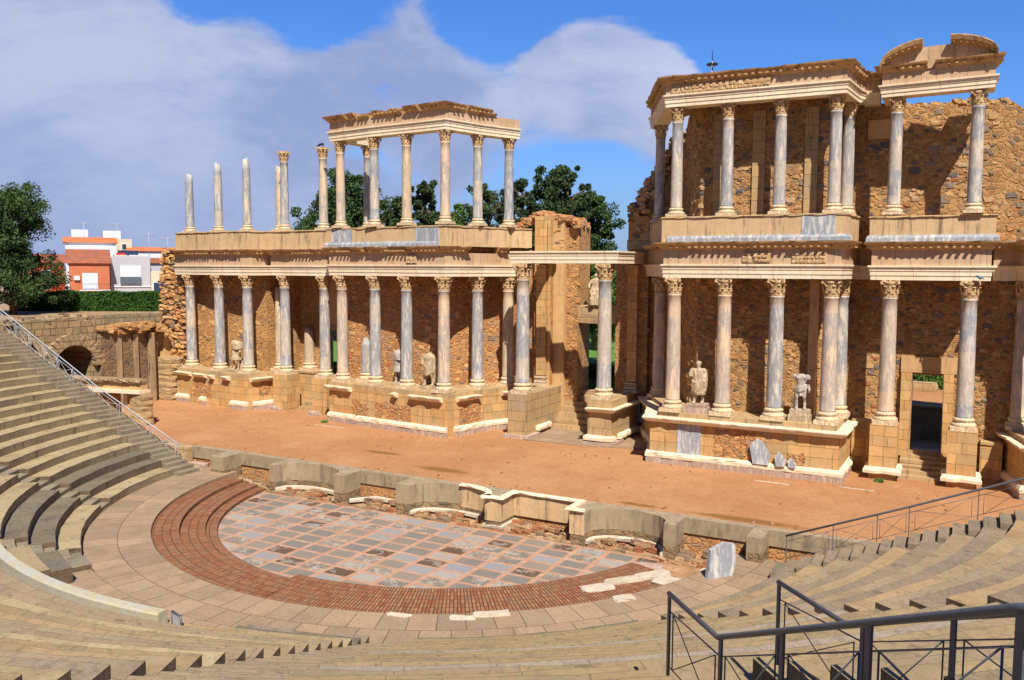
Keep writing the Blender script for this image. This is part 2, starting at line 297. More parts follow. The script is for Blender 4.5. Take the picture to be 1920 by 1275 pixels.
def roof(t):
    o=OC(t); u=UVc(t); w=t.n('ShaderNodeTexWave',wave_type='BANDS',bands_direction='X',i={'Vector':u,'Scale':1.3,'Distortion':.5}).outputs[1]; n=noi(t,o,1.2,5,.7)
    c=t.mix(t.mr(n,.35,.7),(.50,.13,.05),(.20,.11,.08)); c=t.mix(t.m('MULTIPLY',w,.6),c,(.10,.05,.035)); return c,(w,.6,.05),None
mat('roof_tiles',roof)
mat('roof_orange',flat((.62,.17,.06),.4,3))
def leaf(a,b):
    def f(t):
        g=t.n('ShaderNodeNewGeometry').outputs['Random Per Island']; o=OC(t)
        c=t.mix(g,a,b); c=t.mix(t.m('MULTIPLY',t.mr(noi(t,o,.5,4),.35,.7),.5),c,tuple(x*.5 for x in a)); return c,None,None
    return f
mat('leaf_pine',leaf((.028,.066,.018),(.075,.125,.035)),.7,.2); mat('leaf_dark',leaf((.028,.055,.020),(.065,.10,.032)),.7,.2); mat('leaf_light',leaf((.07,.15,.03),(.14,.26,.05)),.7,.2)
mat('leaf_olive',leaf((.045,.075,.03),(.09,.12,.045)),.7,.2); mat('leaf_hedge',leaf((.025,.07,.012),(.06,.15,.025)),.7,.2)
mat('bark',flat((.12,.08,.05),.5,5))
mat('grass',flat((.09,.22,.03),.5,4)); mat('earth',flat((.36,.22,.12),.5,2)); mat('town_ground',flat((.35,.25,.16),.4,1))
mat('puddle',flat((.075,.055,.02),.4,1.2,.12),.12,.5)
mat('black_feather',flat((.02,.02,.025))); mat('blue_feather',flat((.12,.18,.35)))
# ------------------------------------------------------------ mesh helpers
ORG={}
def org(o): return ORG.get(o.name,Vector((0,0,0))) if o else Vector((0,0,0))
def thing(name,label,cat,loc=(0,0,0),group=None,kind=None):
    o=bpy.data.objects.new(name,None); o.empty_display_size=.3; COL.objects.link(o); o.location=loc
    o['label']=label; o['category']=cat
    if group: o['group']=group
    if kind: o['kind']=kind
    ORG[o.name]=Vector(loc); return o
class MB:
    def __init__(s): s.v=[]; s.f=[]; s.uv={}; s.sm=set()
    def add(s,vs,fs,uvs=None,smooth=False):
        b=len(s.v); s.v+= [tuple(x) for x in vs]
        for i,f in enumerate(fs):
            if smooth: s.sm.add(len(s.f))
            if uvs: s.uv[len(s.f)]=uvs[i]
            s.f.append(tuple(b+j for j in f))
        return s
    def box(s,x0,x1,y0,y1,z0,z1,rot=0,c=None,jit=0):
        P=[(x,y,z) for z in (z0,z1) for x,y in ((x0,y0),(x1,y0),(x1,y1),(x0,y1))]
        if jit: P=[(x+random.uniform(-jit,jit),y+random.uniform(-jit,jit),z+random.uniform(-jit,jit)) for x,y,z in P]
        if rot:
            cx,cy=c or ((x0+x1)/2,(y0+y1)/2); P=[(cx+(x-cx)*cos(rot)-(y-cy)*sin(rot),cy+(x-cx)*sin(rot)+(y-cy)*cos(rot),z) for x,y,z in P]
        return s.add(P,[(3,2,1,0),(4,5,6,7),(0,1,5,4),(1,2,6,5),(2,3,7,6),(3,0,4,7)])
    def prism(s,poly,z0,z1):
        n=len(poly); a=sum(poly[i][0]*poly[(i+1)%n][1]-poly[(i+1)%n][0]*poly[i][1] for i in range(n))
        if a<0: poly=poly[::-1]
        z0f=z0 if callable(z0) else (lambda p:z0); z1f=z1 if callable(z1) else (lambda p:z1)
        vs=[(p[0],p[1],z0f(p)) for p in poly]+[(p[0],p[1],z1f(p)) for p in poly]
        return s.add(vs,[tuple(range(n-1,-1,-1)),tuple(range(n,2*n))]+[(i,(i+1)%n,n+(i+1)%n,n+i) for i in range(n)])
    def wallpoly(s,path,th,z0,tops):   # vertical wall following path, thickness behind (left side), top heights per point
        n=len(path); N=[]
        for i in range(n):
            a=Vector(path[max(i-1,0)]); b=Vector(path[min(i+1,n-1)]); d=(b-a).normalized(); N.append(Vector((-d.y,d.x)))
        F=[(p[0],p[1]) for p in path]; B=[(p[0]+N[i].x*th,p[1]+N[i].y*th) for i,p in enumerate(path)]
        vs=[];
        for i in range(n): vs+= [(*F[i],z0),(*F[i],tops[i]),(*B[i],tops[i]),(*B[i],z0)]
        fs=[]
        for i in range(n-1):
            a=4*i;b=a+4
            fs+=[(a,b,b+1,a+1),(a+1,b+1,b+2,a+2),(a+2,b+2,b+3,a+3)]
        e=4*(n-1); fs+=[(0,1,2,3),(e+3,e+2,e+1,e)]
        return s.add(vs,fs)
    def sweep(s,path,prof,closed=True,caps=True,jit=None,step=None,smooth=False,arc=False):
        P=[Vector(p) for p in path]
        if step:
            Q=[]
            for a,b in zip(P,P[1:]):
                k=max(1,int((b-a).length/step))
                for i in range(k): Q.append(a.lerp(b,i/k))
            Q.append(P[-1]); P=Q
        n=len(P); m=len(prof); L=[0]
        for a,b in zip(P,P[1:]): L.append(L[-1]+(b-a).length)
        pl=[0]
        for a,b in zip(prof,prof[1:]): pl.append(pl[-1]+math.hypot(a[0]-b[0],a[1]-b[1]))
        pl.append(pl[-1]+math.hypot(prof[-1][0]-prof[0][0],prof[-1][1]-prof[0][1]))
        vs=[]
        for i in range(n):
            d1=(P[i]-P[i-1]).normalized() if i else (P[1]-P[0]).normalized()
            d2=(P[i+1]-P[i]).normalized() if i<n-1 else d1
            n1=Vector((d1.y,-d1.x)); n2=Vector((d2.y,-d2.x)); nn=(n1+n2); nn=nn/max(nn.length_squared/2,.3)
            j=jit(i,L[i]) if jit else None
            for q,(o,z) in enumerate(prof):
                if j and q in j: o+=j[q][0]; z+=j[q][1]
                vs.append((P[i].x+nn.x*o,P[i].y+nn.y*o,z))
        fs=[];uv=[]
        mm=m if closed else m-1
        for i in range(n-1):
            for q in range(mm):
                r=(q+1)%m; fs.append((i*m+q,(i+1)*m+q,(i+1)*m+r,i*m+r))
                uv.append([(L[i],pl[q]),(L[i+1],pl[q]),(L[i+1],pl[q+1]),(L[i],pl[q+1])])
        s.add(vs,fs,uv,smooth)
        if closed and caps:
            b=len(s.v)-len(vs)
            s.f.append(tuple(b+q for q in range(m))); s.f.append(tuple(b+(n-1)*m+q for q in range(m-1,-1,-1)))
        return s
    def lathe(s,prof,seg=24,c=(0,0,0),smooth=True,sy=1.):
        m=len(prof); vs=[];fs=[]
        for i in range(seg):
            a=2*PI*i/seg
            for r,z in prof: vs.append((c[0]+r*cos(a),c[1]+r*sin(a)*sy,c[2]+z))
        for i in range(seg):
            k=(i+1)%seg
            for q in range(m-1): fs.append((i*m+q,k*m+q,k*m+q+1,i*m+q+1))
        s.add(vs,fs,None,smooth); b=len(s.v)-len(vs)
        s.f.append(tuple(b+i*m for i in range(seg-1,-1,-1))); s.f.append(tuple(b+i*m+m-1 for i in range(seg))); return s
    def tube(s,pts,r,seg=8,smooth=True):
        P=[Vector(p) for p in pts]; rs=r if isinstance(r,(list,tuple)) else [r]*len(P); vs=[]
        for i,p in enumerate(P):
            d=((P[min(i+1,len(P)-1)]-P[max(i-1,0)])).normalized()
            u=d.cross(Vector((0,0,1)) if abs(d.z)<.95 else Vector((1,0,0))).normalized(); w=d.cross(u)
            for k in range(seg): vs.append(p+(u*cos(2*PI*k/seg)+w*sin(2*PI*k/seg))*rs[i])
        fs=[(i*seg+k,i*seg+(k+1)%seg,(i+1)*seg+(k+1)%seg,(i+1)*seg+k) for i in range(len(P)-1) for k in range(seg)]
        s.add(vs,fs,None,smooth); b=len(s.v)-len(vs)
        s.f.append(tuple(b+k for k in range(seg-1,-1,-1))); s.f.append(tuple(b+(len(P)-1)*seg+k for k in range(seg))); return s
    def sector(s,r0,r1,a0,a1,z0,z1,c=(0,-9.4),step=.35,wear=0):  # annular block, angles in degrees
        n=max(2,int(abs(a1-a0)*PI/180*r1/step)); vs=[];fs=[];uv=[]
        wn=(lambda i,q: wear*mnoise.noise(Vector((i*.45,q*9.1+r0*3.7,a0)))*1.6) if wear else (lambda i,q:0)
        for i in range(n+1):
            a=R(a0+(a1-a0)*i/n)
            for r,z in ((r0+wn(i,0),z0),(r0+wn(i,1),z1+wn(i,2)*.7),(r1,z1+wn(i,3)*.3),(r1,z0)): vs.append((c[0]+r*cos(a),c[1]+r*sin(a),z))
        h=z1-z0; w=r1-r0
        for i in range(n):
            u0=R(a0+(a1-a0)*i/n)*r0; u1=R(a0+(a1-a0)*(i+1)/n)*r0; b=4*i
            for (p,q,v0,v1) in ((0,1,-h,0),(1,2,0,w),(2,3,w,w+h),(3,0,w+h,2*w+h)):
                fs.append((b+p,b+q,b+4+q,b+4+p)); uv.append([(u0,v0),(u0,v1),(u1,v1),(u1,v0)])
        s.add(vs,fs,uv); b=len(s.v)-len(vs)
        s.f.append((b,b+3,b+2,b+1)); e=b+4*n; s.f.append((e,e+1,e+2,e+3)); return s
    def build(s,name,mt,parent=None,label=None,boxuv=True,fix=True):
        me=bpy.data.meshes.new(name); og=org(parent)
        me.from_pydata([(x-og.x,y-og.y,z-og.z) for x,y,z in s.v],[],s.f); me.validate()
        if fix and len(s.f)<60000:
            bm=bmesh.new(); bm.from_mesh(me); bmesh.ops.recalc_face_normals(bm,faces=bm.faces); bm.to_mesh(me); bm.free()
        if boxuv and len(me.polygons)==len(s.f):
            ul=me.uv_layers.new(name='UVMap').data
            for i,p in enumerate(me.polygons):
                sm=i in s.sm; p.use_smooth=sm
                g=s.uv.get(i); vidx=s.f[i]
                mp={v:g[k] for k,v in enumerate(vidx)} if g else None
                nn=p.normal
                for li in p.loop_indices:
                    vi=me.loops[li].vertex_index
                    if mp: ul[li].uv=mp[vi]
                    else:
                        x,y,z=s.v[vi]
                        if abs(nn.z)>.7: ul[li].uv=(x,y)
                        else:
                            l=math.hypot(nn.x,nn.y) or 1; tx,ty=-nn.y/l,nn.x/l; ul[li].uv=(x*tx+y*ty,z)
        me.materials.append(MATS[mt]); o=bpy.data.objects.new(name,me); COL.objects.link(o)
        if parent: o.parent=parent; ORG[o.name]=og
        else: ORG[o.name]=Vector((0,0,0))
        if label: o['label']=label
        return o
def struct(o,label,cat='ground'): o['kind']='structure'; o['label']=label; o['category']=cat; return o
def tag(o,label,cat,group=None,kind=None):
    o['label']=label; o['category']=cat
    if group: o['group']=group
    if kind: o['kind']=kind
    return o
def copy_thing(src,loc,label,group=None,rz=0,parts=None):
    c=src.copy(); COL.objects.link(c); c.location=loc; c.rotation_euler=(0,0,rz); c['label']=label
    if group: c['group']=group
    for ch in src.children:
        d=ch.copy(); COL.objects.link(d); d.parent=c
        for g in ch.children: e=g.copy(); COL.objects.link(e); e.parent=d
    return c
def rock(mb,c,sz,seed=0,rz=0,rough=.12,sub=2):
    bm=bmesh.new(); bmesh.ops.create_cube(bm,size=1); bmesh.ops.subdivide_edges(bm,edges=bm.edges,cuts=sub,use_grid_fill=True)
    sv=Vector((seed*3.1,seed*7.7,seed*1.3)); vs=[]
    for v in bm.verts:
        p=Vector(v.co); l=p.length; q=p.lerp(p.normalized()*.6,.25)
        q+=mnoise.noise_vector(p*2.3+sv)*rough
        x,y,z=q.x*sz[0],q.y*sz[1],q.z*sz[2]
        vs.append((c[0]+x*cos(rz)-y*sin(rz),c[1]+x*sin(rz)+y*cos(rz),c[2]+z))
    mb.add(vs,[tuple(v.index for v in f.verts) for f in bm.faces]); bm.free(); return mb
random.seed(7)
CEN=(0,-9.4)
def pol(r,a): return (CEN[0]+r*cos(R(a)),CEN[1]+r*sin(R(a)))
# ------------------------------------------------------------ ground, stage, orchestra
ZS=1.25
m=MB(); m.add([(-3000,-3000,-.8),(3000,-3000,-.8),(3000,3000,-.8),(-3000,3000,-.8)],[(0,1,2,3)]); struct(m.build('ground','town_ground'),'wide bare earth around the ancient theatre')
m=MB(); m.prism([(-60,-9.25),(60,-9.25),(60,7.0),(-60,7.0)],-.5,ZS); struct(m.build('stage_floor','sand'),'orange sandy stage floor in front of the column facade')
m=MB(); m.prism([(-60,7.0),(60,7.0),(60,10.5),(-60,10.5)],-.5,ZS+.3); struct(m.build('passage_floor','earth'),'shaded low earth passage behind the column facade')
m=MB(); m.prism([(-36,10.5),(60,10.5),(60,90),(-36,90)],-.5,3.3); struct(m.build('garden_lawn','grass'),'green lawn of the garden behind the column facade','lawn')
m=MB(); m.prism([(6,9.8),(60,9.8),(60,17.2),(6,17.2)],-.4,3.32); struct(m.build('garden_path','sand'),'sunlit sandy path behind the right doorway','path')
m=MB(); m.prism([(-400,-120),(-38,-120),(-38,400),(-400,400)],-.6,6.7); struct(m.build('town_terrace','town_ground'),'raised town ground behind the left hedge')
m=MB(); rn0=random.Random(77)
for i in range(260):
    x=rn0.uniform(-27,19); y=rn0.choice([rn0.uniform(-9.1,-1.6),rn0.uniform(-2.4,-1.4),rn0.uniform(-9.2,-8.6)]); q=rn0.uniform(.03,.11); rock(m,(x,y,ZS+q*.2),(q,q*.8,q*.6),i,rn0.random()*3,.15,1)
tag(m.build('gravel','foot_stones'),'loose pebbles scattered over the sandy stage','gravel',kind='stuff')
for i,(x0,x1,y,l) in enumerate(((11.2,12.6,-2.55,'worn pale strip in the sand before the right podium'),(14.6,16.0,-1.9,'worn pale strip in the sand near the right doorway'),(-14.6,-12.4,-1.7,'worn pale strip in the sand before the middle left podium'))):
    m=MB(); rock(m,((x0+x1)/2,y,ZS-.005),(x1-x0,.10,.05),i+5,-.02,.04,2); o=thing('buried_slab_edge',l,'stone block',((x0+x1)/2,y,ZS)); m.build('edge','loose_marble',o)
# orchestra disc clipped along the stage side
poly=[]; r=9.78; ycl=-11.0
a0=math.degrees(math.asin((ycl+9.4)/r)); 
for i in range(97):
    a=(180-a0)+(360+a0-(180-a0))*i/96 if False else -180-a0+( (a0)-(-180-a0))*i/96
    poly.append(pol(r,a))
m=MB(); m.prism(poly,-.3,0.0); struct(m.build('orchestra_floor','orchestra_marble'),'orchestra floor of grey blue marble slabs with pink bands','floor')
m=MB(); m.prism([(-22,-12.6),(18,-12.6),(18,-9.3),(-22,-9.3)],-.5,-.06); struct(m.build('drainage_ground','mud'),'muddy ground between orchestra slabs and stage wall')
def mottle(x,y,s=1.): return mnoise.noise(Vector((x*s,y*s,3.3)))
def puddle(cx,cy,rx,ry,seed,lab):
    n=28; vs=[]
    for i in range(n):
        a=2*PI*i/n; k=1+.35*mnoise.noise(Vector((cos(a)*1.3+seed,sin(a)*1.3,seed))); vs.append((cx+rx*k*cos(a),cy+ry*k*sin(a),-.045))
    m=MB(); m.add(vs,[tuple(range(n))]); o=m.build('puddle','puddle'); struct(o,lab,'puddle'); return o
puddle(-10.6,-10.6,1.9,.42,1,'murky olive puddle beside the left end of the stage wall')
puddle(-3.6,-11.55,.0001+1.1,.3,2,'murky puddle under the second niche of the stage wall')
puddle(-11.9,-11.2,1.0,.35,5,'small murky puddle at the end of the brick steps')
# brick ring steps
for i,(r0,r1,z,a0,a1) in enumerate([(9.78,10.22,.13,-171.5,-90),(10.22,11.17,.26,-171.5,-88),(11.17,12.17,.39,-172.5,-88)]):
    m=MB(); m.sector(r0,r1,a0,a1,-.3,z); struct(m.build('brick_step','brick_paving'),['lowest brick step around the left half of the orchestra','middle brick step around the left half of the orchestra','top brick step around the left half of the orchestra'][i],'step')
m=MB(); m.sector(9.78,12.17,-90.5,-19.5,-.3,.34); struct(m.build('brick_paving','brick_paving'),'brick ring paving around the near side of the orchestra','paving')
m=MB(); m.sector(12.17,14.5,-176.5,-15,-.3,.5); m.sector(12.17,14.5,-15,-4,-.3,.42); struct(m.build('stone_paving','slabs'),'curved walkway of pinkish stone slabs between bricks and seats','paving')
# loose stones by the orchestra
def loose(cx,cy,z,sx,sy,sz,rz,seed,lab,mt='loose_marble',name='marble_block',grp=None,rough=.1):
    o=thing(name,lab,'stone block',(cx,cy,z),grp); m=MB(); rock(m,(cx,cy,z+sz/2-.02),(sx*.85,sy*.8,sz*.9),seed,rz,rough)
    b=m.build('block',mt,o); return o
loose(5.04,-20.64,.36,.85,.32,.2,R(10),1,'small white marble block on the brick ring, leftmost of three')
loose(6.75,-19.9,.36,.9,.5,.18,R(25),2,'flat white marble block on the brick ring, next to the longest one')
loose(7.35,-19.25,.36,1.3,.55,.2,R(35),3,'longest white marble block on the brick ring')
loose(10.3,-16.3,.42,.8,.55,.16,R(50),4,'broken white marble piece at the right end of the brick ring')
loose(9.1,-15.5,.12,1.3,.7,.3,R(48),5,'wide pale marble slab on the inner edge of the bricks')
loose(9.6,-14.5,.12,1.5,.6,.32,R(50),6,'veined marble slab edging the orchestra near the stele')
loose(10.3,-13.6,.12,1.4,.6,.34,R(55),7,'cracked marble slab between orchestra and stele')
loose(11.0,-14.0,.3,1.1,.9,.2,R(-10),8,'large square white marble slab left of the stele')
loose(11.9,-12.3,.2,.9,.7,.2,R(5),9,'white marble slab behind the stele')
loose(-12.1,-11.0,-.1,.9,.5,.16,R(20),10,'pale square slab beside the left puddle')
loose(9.6,-12.4,.02,1.5,1.0,.2,R(15),12,'pink stone slab on the orchestra edge near the stele','pink_marble','stone_slab')
loose(-15.2,-9.9,.1,1.4,.5,.5,R(5),13,'reddish stone block under the left stage steps','pink_marble','stone_slab')
loose(-14.6,-10.7,0,1.6,.5,.35,R(-8),14,'long reddish slab left of the first stage pier','rubble_red','stone_slab')
loose(-13.6,-10.1,0,.8,.6,.7,R(20),15,'rough grey stone beside the first stage pier','ruin_stone','stone_slab')
loose(-16.2,-11.0,0,1.2,.45,.4,R(8),16,'reddish block near the foot of the left railing','rubble_red','stone_slab')
# stele
o=thing('marble_stele','upright blue grey marble stele standing by the right end of the orchestra','stele',(12.35,-13.1,.42))
m=MB(); dx,dy=.9*cos(R(52)),.9*sin(R(52))
pts=[(12.02,-13.42,.3),(12.1,-13.35,1.45),(12.45,-12.9,1.62),(12.7,-12.62,1.55),(12.72,-12.6,.9),(12.6,-12.75,.3)]
nx,ny=.08*cos(R(-38)),.08*sin(R(-38))
vs=[(x-nx,y-ny,z) for x,y,z in pts]+[(x+nx,y+ny,z) for x,y,z in pts]
m.add(vs,[(0,1,2,3,4,5),(11,10,9,8,7,6)]+[(i,(i+1)%6,6+(i+1)%6,6+i) for i in range(6)]); m.build('slab','blue_marble',o)
# ------------------------------------------------------------ stage front wall (pulpitum)
o=thing('stage_front_wall','low concrete stage front wall with curved and square niches','wall',(0,-9.7,0))
yb,yr,yf=-9.27,-9.65,-10.8
def niche(x0,x1,n=12):
    r=(x1-x0)/2; c=(x0+x1)/2; d=1.12
    return [(c-r*cos(PI*i/n),yf+d*sin(PI*i/n)**.75) for i in range(n+1)]
fr=[(-21.5,yr),(-17.9,yr)]
seg2=[(-15.9,yr),(-13.35,yr),(-13.35,yf+.1),(-12.45,yf+.1),(-12.45,yr),(-9.45,yr),(-9.45,yf)]+niche(-9.12,-5.6)+[(-5.0,yf),(-5.0,yr),(-2.2,yr),(-2.2,yf)]+niche(-1.45,2.25)+[(2.95,yf),(2.95,yr),(6.0,yr),(6.0,yf)]+niche(6.65,9.72)+[(10.15,yf),(10.15,yr),(12.7,yr),(12.7,yf),(13.25,yf),(13.25,yr),(18.5,yr)]
m=MB(); m.prism(fr+[(-17.9,yb),(-21.5,yb)],.75,ZS+.03)
m.prism([(-15.9,yr),(18.5,yr),(18.5,yb),(-15.9,yb)],.70,ZS+.03); m.build('coping','concrete',o)
yq=yr-.003
for x0,x1,nn,zb in ((-13.35,-12.45,None,.62),(-9.45,-5.0,(-9.12,-5.6),.46),(-2.2,2.95,(-1.45,2.25),.46),(6.0,10.15,(6.65,9.72),.46),(12.7,13.25,None,.72)):
    pp=[(x0,yq),(x0,yf)]+([p for p in niche(*nn)] if nn else [])+[(x1,yf),(x1,yq)]
    if nn: pp=[(x,min(y,yq-.02)) for x,y in pp]; pp[0]=(x0,yq); pp[-1]=(x1,yq)
    m=MB(); m.prism(pp,zb,ZS+.031); m.build('niche_block' if nn else 'pier_block','concrete',o)
    m=MB(); m.prism(pp,-.2,zb-.003); m.build('footing','rubble_dark',o)
m=MB()
def inset(pp,d=.05): return [(x,y+d) for x,y in pp]
m.prism(inset(fr)+[(-17.9,yb),(-21.5,yb)],-.2,.75); m.build('rubble_core','rubble_dark',o)
m=MB(); m.prism([(-15.9,yr+.07),(18.5,yr+.07),(18.5,yb),(-15.9,yb)],-.2,.70); m.build('rubble_base','rubble_red',o)
m=MB(); m.prism([(-17.85,-9.9),(-15.95,-9.9),(-15.95,yb),(-17.85,yb)],-.2,ZS-.02)
for k in range(3): m.box(-17.7+.2*k,-16+.1*k,-10.3-.35*k,-9.9-.35*k,-.2,.85-.35*k,jit=.04)
m.build('steps','ashlar_grey',o)
# restored marble facing: cap, panels, foot mouldings
m=MB(); capp=[(x,y) for x,y in niche(-1.45,2.25) if x>.3]+[(2.25,yf),(2.95,yf),(2.95,yr),(6.0,yr),(6.0,yf),(6.6,yf)]
m.sweep(capp,[(-.12,ZS+.035),(-.12,ZS+.12),(.13,ZS+.12),(.15,ZS+.06),(.03,ZS-.02)],step=.35,jit=lambda i,l:{2:(random.uniform(-.06,.03),0),3:(random.uniform(-.05,.03),0)}); m.build('marble_cap','white_marble',o)
m=MB(); m.sweep(capp,[(.005,.35),(.02,.35),(.02,ZS-.03),(.005,ZS-.03)]); m.build('marble_panel','parapet',o)
m=MB()
for pp in ([(x,y-.12) for x,y in niche(-9.12,-5.6)],[(x,y-.15) for x,y in niche(-1.45,2.25)],[(x,y-.12) for x,y in niche(6.65,9.72)],[(2.25,yf),(2.95,yf),(2.95,yr)],[(-4.9,yf+.1),(-4.1,yr-.1),(-2.3,yr-.25)]):
    m.sweep([(x,y+.1) for x,y in pp],[(0,.05),(.11,.05),(.11,.16),(.07,.20),(.03,.22),(0,.22)],step=.3,jit=lambda i,l:{2:(random.uniform(-.03,.03),random.uniform(-.02,.02))})
m.build('foot_moulding','loose_marble',o)
m=MB(); random.seed(3)
for i in range(420):
    x=random.uniform(-17,15); f=random.random()**1.3; y=-11.0+1.1*f; rock(m,(x,y,-.1+.22*f),(random.uniform(.12,.65),random.uniform(.1,.3),random.uniform(.08,.26)),i,random.uniform(-.3,.3),.22,1)
tag(m.build('rubble_stones','foot_stones'),'scattered small rubble along the foot of the stage wall','rubble',kind='stuff')
# ------------------------------------------------------------ cavea
def rk(k): return 14.5+.79*k
def zk(k): return .82+.325*k
KMAX=24
def edge_ang(r,side): # seats stop at y=-12.3
    return -180+math.degrees(math.asin(2.9/r)) if side<0 else -math.degrees(math.asin(2.9/r))
def hw(r,w=.5): return math.degrees(w/r)
ST={'a':-145.6,'b':-119.2,'c':-64.6,'d':-35.6}
def wedge(name,label,f0,f1,mats,kmin=0,skip=lambda k:None):
    t=thing('seating_block',label,'stone seating',(*pol(20,(f0(20)+f1(20))/2),0),'wedges of curved stone seating')
    for k in range(kmin,KMAX):
        r=rk(k); a0,a1=f0(r),f1(r); rng=skip(k) or [(a0,a1)]
        for (b0,b1) in rng:
            m=MB(); e0=b0 if b0 is not None else a0; e1=b1 if b1 is not None else a1
            m.sector(r,r+.83,e0,e1,zk(k)-.62,zk(k),wear=.022); ob=m.build('bench_row',mats(k),t)
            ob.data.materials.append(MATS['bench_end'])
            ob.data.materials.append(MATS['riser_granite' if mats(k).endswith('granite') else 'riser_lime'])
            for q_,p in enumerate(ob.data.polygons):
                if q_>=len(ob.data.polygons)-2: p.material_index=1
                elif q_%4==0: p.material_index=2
    return t
rr=random.Random(5)
def pick(lst): return lambda k: 'bench_granite' if k in (1,2) else rr.choice(lst)
WA=wedge('a','far left wedge of yellowish seats beside the railed stair',lambda r:edge_ang(r,-1),lambda r:ST['a']-hw(r),lambda k:'bench_granite' if k in (1,2) else ('bench_lime'))
WB=wedge('b','left wedge of seats between the two notched stairs',lambda r:ST['a']+hw(r),lambda r:ST['b']-hw(r),lambda k:'bench_granite' if k in (1,2) else 'bench_lime')
def skc(k):
    if k==0: return [(None,-113),(-81,None)]
    if k==1: return [(None,-109.5),(-80,None)]
    if k==2: return [(None,-107),(-79,None)]
WC=wedge('c','near left wedge of worn tan seats below and behind the curved parapet',lambda r:ST['b']+hw(r),lambda r:-67.2,lambda k:['bench_tan','bench_lime','bench_olive','bench_sandy','bench_tan'][k%5] if k>2 else ['step_stone','bench_granite','bench_lime'][k],0,skc)
WD=wedge('d','near central wedge of olive yellow seats between the two plain stairs',lambda r:-62.0,lambda r:ST['d']-hw(r,.6),lambda k:'bench_granite' if k in (0,) else ('pink_granite' if k in (9,14) else 'bench_olive'),0,lambda k:[(None,-54.0),(-50.8,None)] if k>=16 else None)
WE=wedge('e','right wedge of sandy brown seats beside the right railing',lambda r:ST['d']+.8,lambda r:edge_ang(r,1),lambda k:['bench_brown','bench_sandy','bench_tan','bench_brown','bench_sandy','bench_brown','bench_tan'][k%7])
m=MB(); m.sector(14.5,17.15,-113,-80.3,-.3,.66); struct(m.build('paved_terrace','slabs'),'flat pinkish slab terrace in front of the curved parapet','paving')
def stair(label,a0f,a1f,mt,kmin=0,drop=0,kmax=KMAX):
    t=thing('stairway',label,'stairs',(*pol(16,(a0f(16)+a1f(16))/2),0),'stairs between the seating wedges')
    for k in range(kmin,kmax):
        r=rk(k)
        m=MB(); m.sector(r-.38,r+.03,a0f(r),a1f(r),zk(k)-.9-drop,zk(k)-.325-drop); m.build('step',mt,t)
        m=MB(); m.sector(r+.03,r+.45,a0f(r),a1f(r),zk(k)-.9-drop,zk(k)-.165-drop); m.build('step',mt,t)
    return t
stair('narrow notched stair on the far left, between the yellowish wedges',lambda r:ST['a']-hw(r)+.02,lambda r:ST['a']+hw(r)-.02,'step_stone')
stair('narrow notched stair ending near the curved parapet',lambda r:ST['b']-hw(r)+.02,lambda r:ST['b']+hw(r)-.02,'step_stone')
stair('wide pale stair climbing at the bottom centre',lambda r:-67.18,lambda r:-62.02,'bench_tan')
stair('stair with dark stepped side right of the olive wedge',lambda r:ST['d']-hw(r,.6)+.02,lambda r:ST['d']+.78,'step_stone')
stair('short granite stair between the nearest dark railings',lambda r:-53.98,lambda r:-50.82,'pink_granite',17,.3)
def edge_stair(side,label,mt):
    t=thing('stairway',label,'stairs',(side*17,-11.7,0),'stairs between the seating wedges')
    for k in range(0,KMAX):
        for h in (0,1):
            r=rk(k)-.38*(1-h); x0=math.sqrt(r*r-2.9**2); z=zk(k)-(.165 if h==0 else .005); x1=x0+.46
            y0,y1=(-12.28,-11.05)
            m=MB(); xs=sorted((side*x0,side*x1)); m.box(xs[0],xs[1],y0,y1,z-.6,z,jit=.012); m.build('step',mt,t)
    m=MB(); L=[]
    xs0=math.sqrt(rk(0)**2-8.4)-.3; xs1=math.sqrt(rk(KMAX-1)**2-8.4)+.5
    yy=-11.0
    m.add([(side*xs0,yy-.04,-.3),(side*xs1,yy-.04,-.3),(side*xs1,yy-.04,zk(KMAX)-.35),(side*xs0,yy-.04,zk(0)-.35),(side*xs0,yy+.25,-.3),(side*xs1,yy+.25,-.3),(side*xs1,yy+.25,zk(KMAX)-.35),(side*xs0,yy+.25,zk(0)-.35)],[(0,1,2,3),(7,6,5,4),(0,4,5,1),(1,5,6,2),(2,6,7,3),(3,7,4,0)])
    m.build('side_wall','ruin_stone',t); return t
edge_stair(-1,'stair along the left end of the seating, under the pale railing','step_stone'); edge_stair(1,'stair along the right end of the seating, under the thin railing','bench_brown')
# landing at the photographer's level
m=MB(); m.sector(rk(KMAX),46,-174,-6,-.3,zk(KMAX)-.1); struct(m.build('upper_landing','slabs'),'stone landing at the top of the lower seating','landing')
# curved parapet
o=thing('curved_parapet','pale concrete curved parapet across the lower seats','wall',(*pol(17.1,-98),1.2))
m=MB(); arcp=[pol(17.22,-82.5-38*i/50) for i in range(51)]
m.sweep(arcp,[(-.16,1.2),(-.16,2.12),(-.12,2.17),(.12,2.17),(.16,2.12),(.16,1.2)],step=None); m.build('wall','parapet_concrete',o)
x,y=pol(17.22,-82.3); fr_=thing('steel_frame','small square steel frame at the end of the curved parapet','frame',(x,y,1.5)); m=MB()
a=Vector((*pol(17.0,-82.2),0)); b=Vector((*pol(17.15,-80.9),0))
for p,q in (((a.x,a.y,1.5),(a.x,a.y,2.1)),((b.x,b.y,1.5),(b.x,b.y,2.1)),((a.x,a.y,2.1),(b.x,b.y,2.1)),((a.x,a.y,1.52),(b.x,b.y,1.52))): m.tube([p,q],.025)
m.build('bars','steel',fr_); m=MB(); m.add([(a.x,a.y,1.53),(b.x,b.y,1.53),(b.x,b.y,2.09),(a.x,a.y,2.09)],[(0,1,2,3)]); m.build('panel','galvanised',fr_)
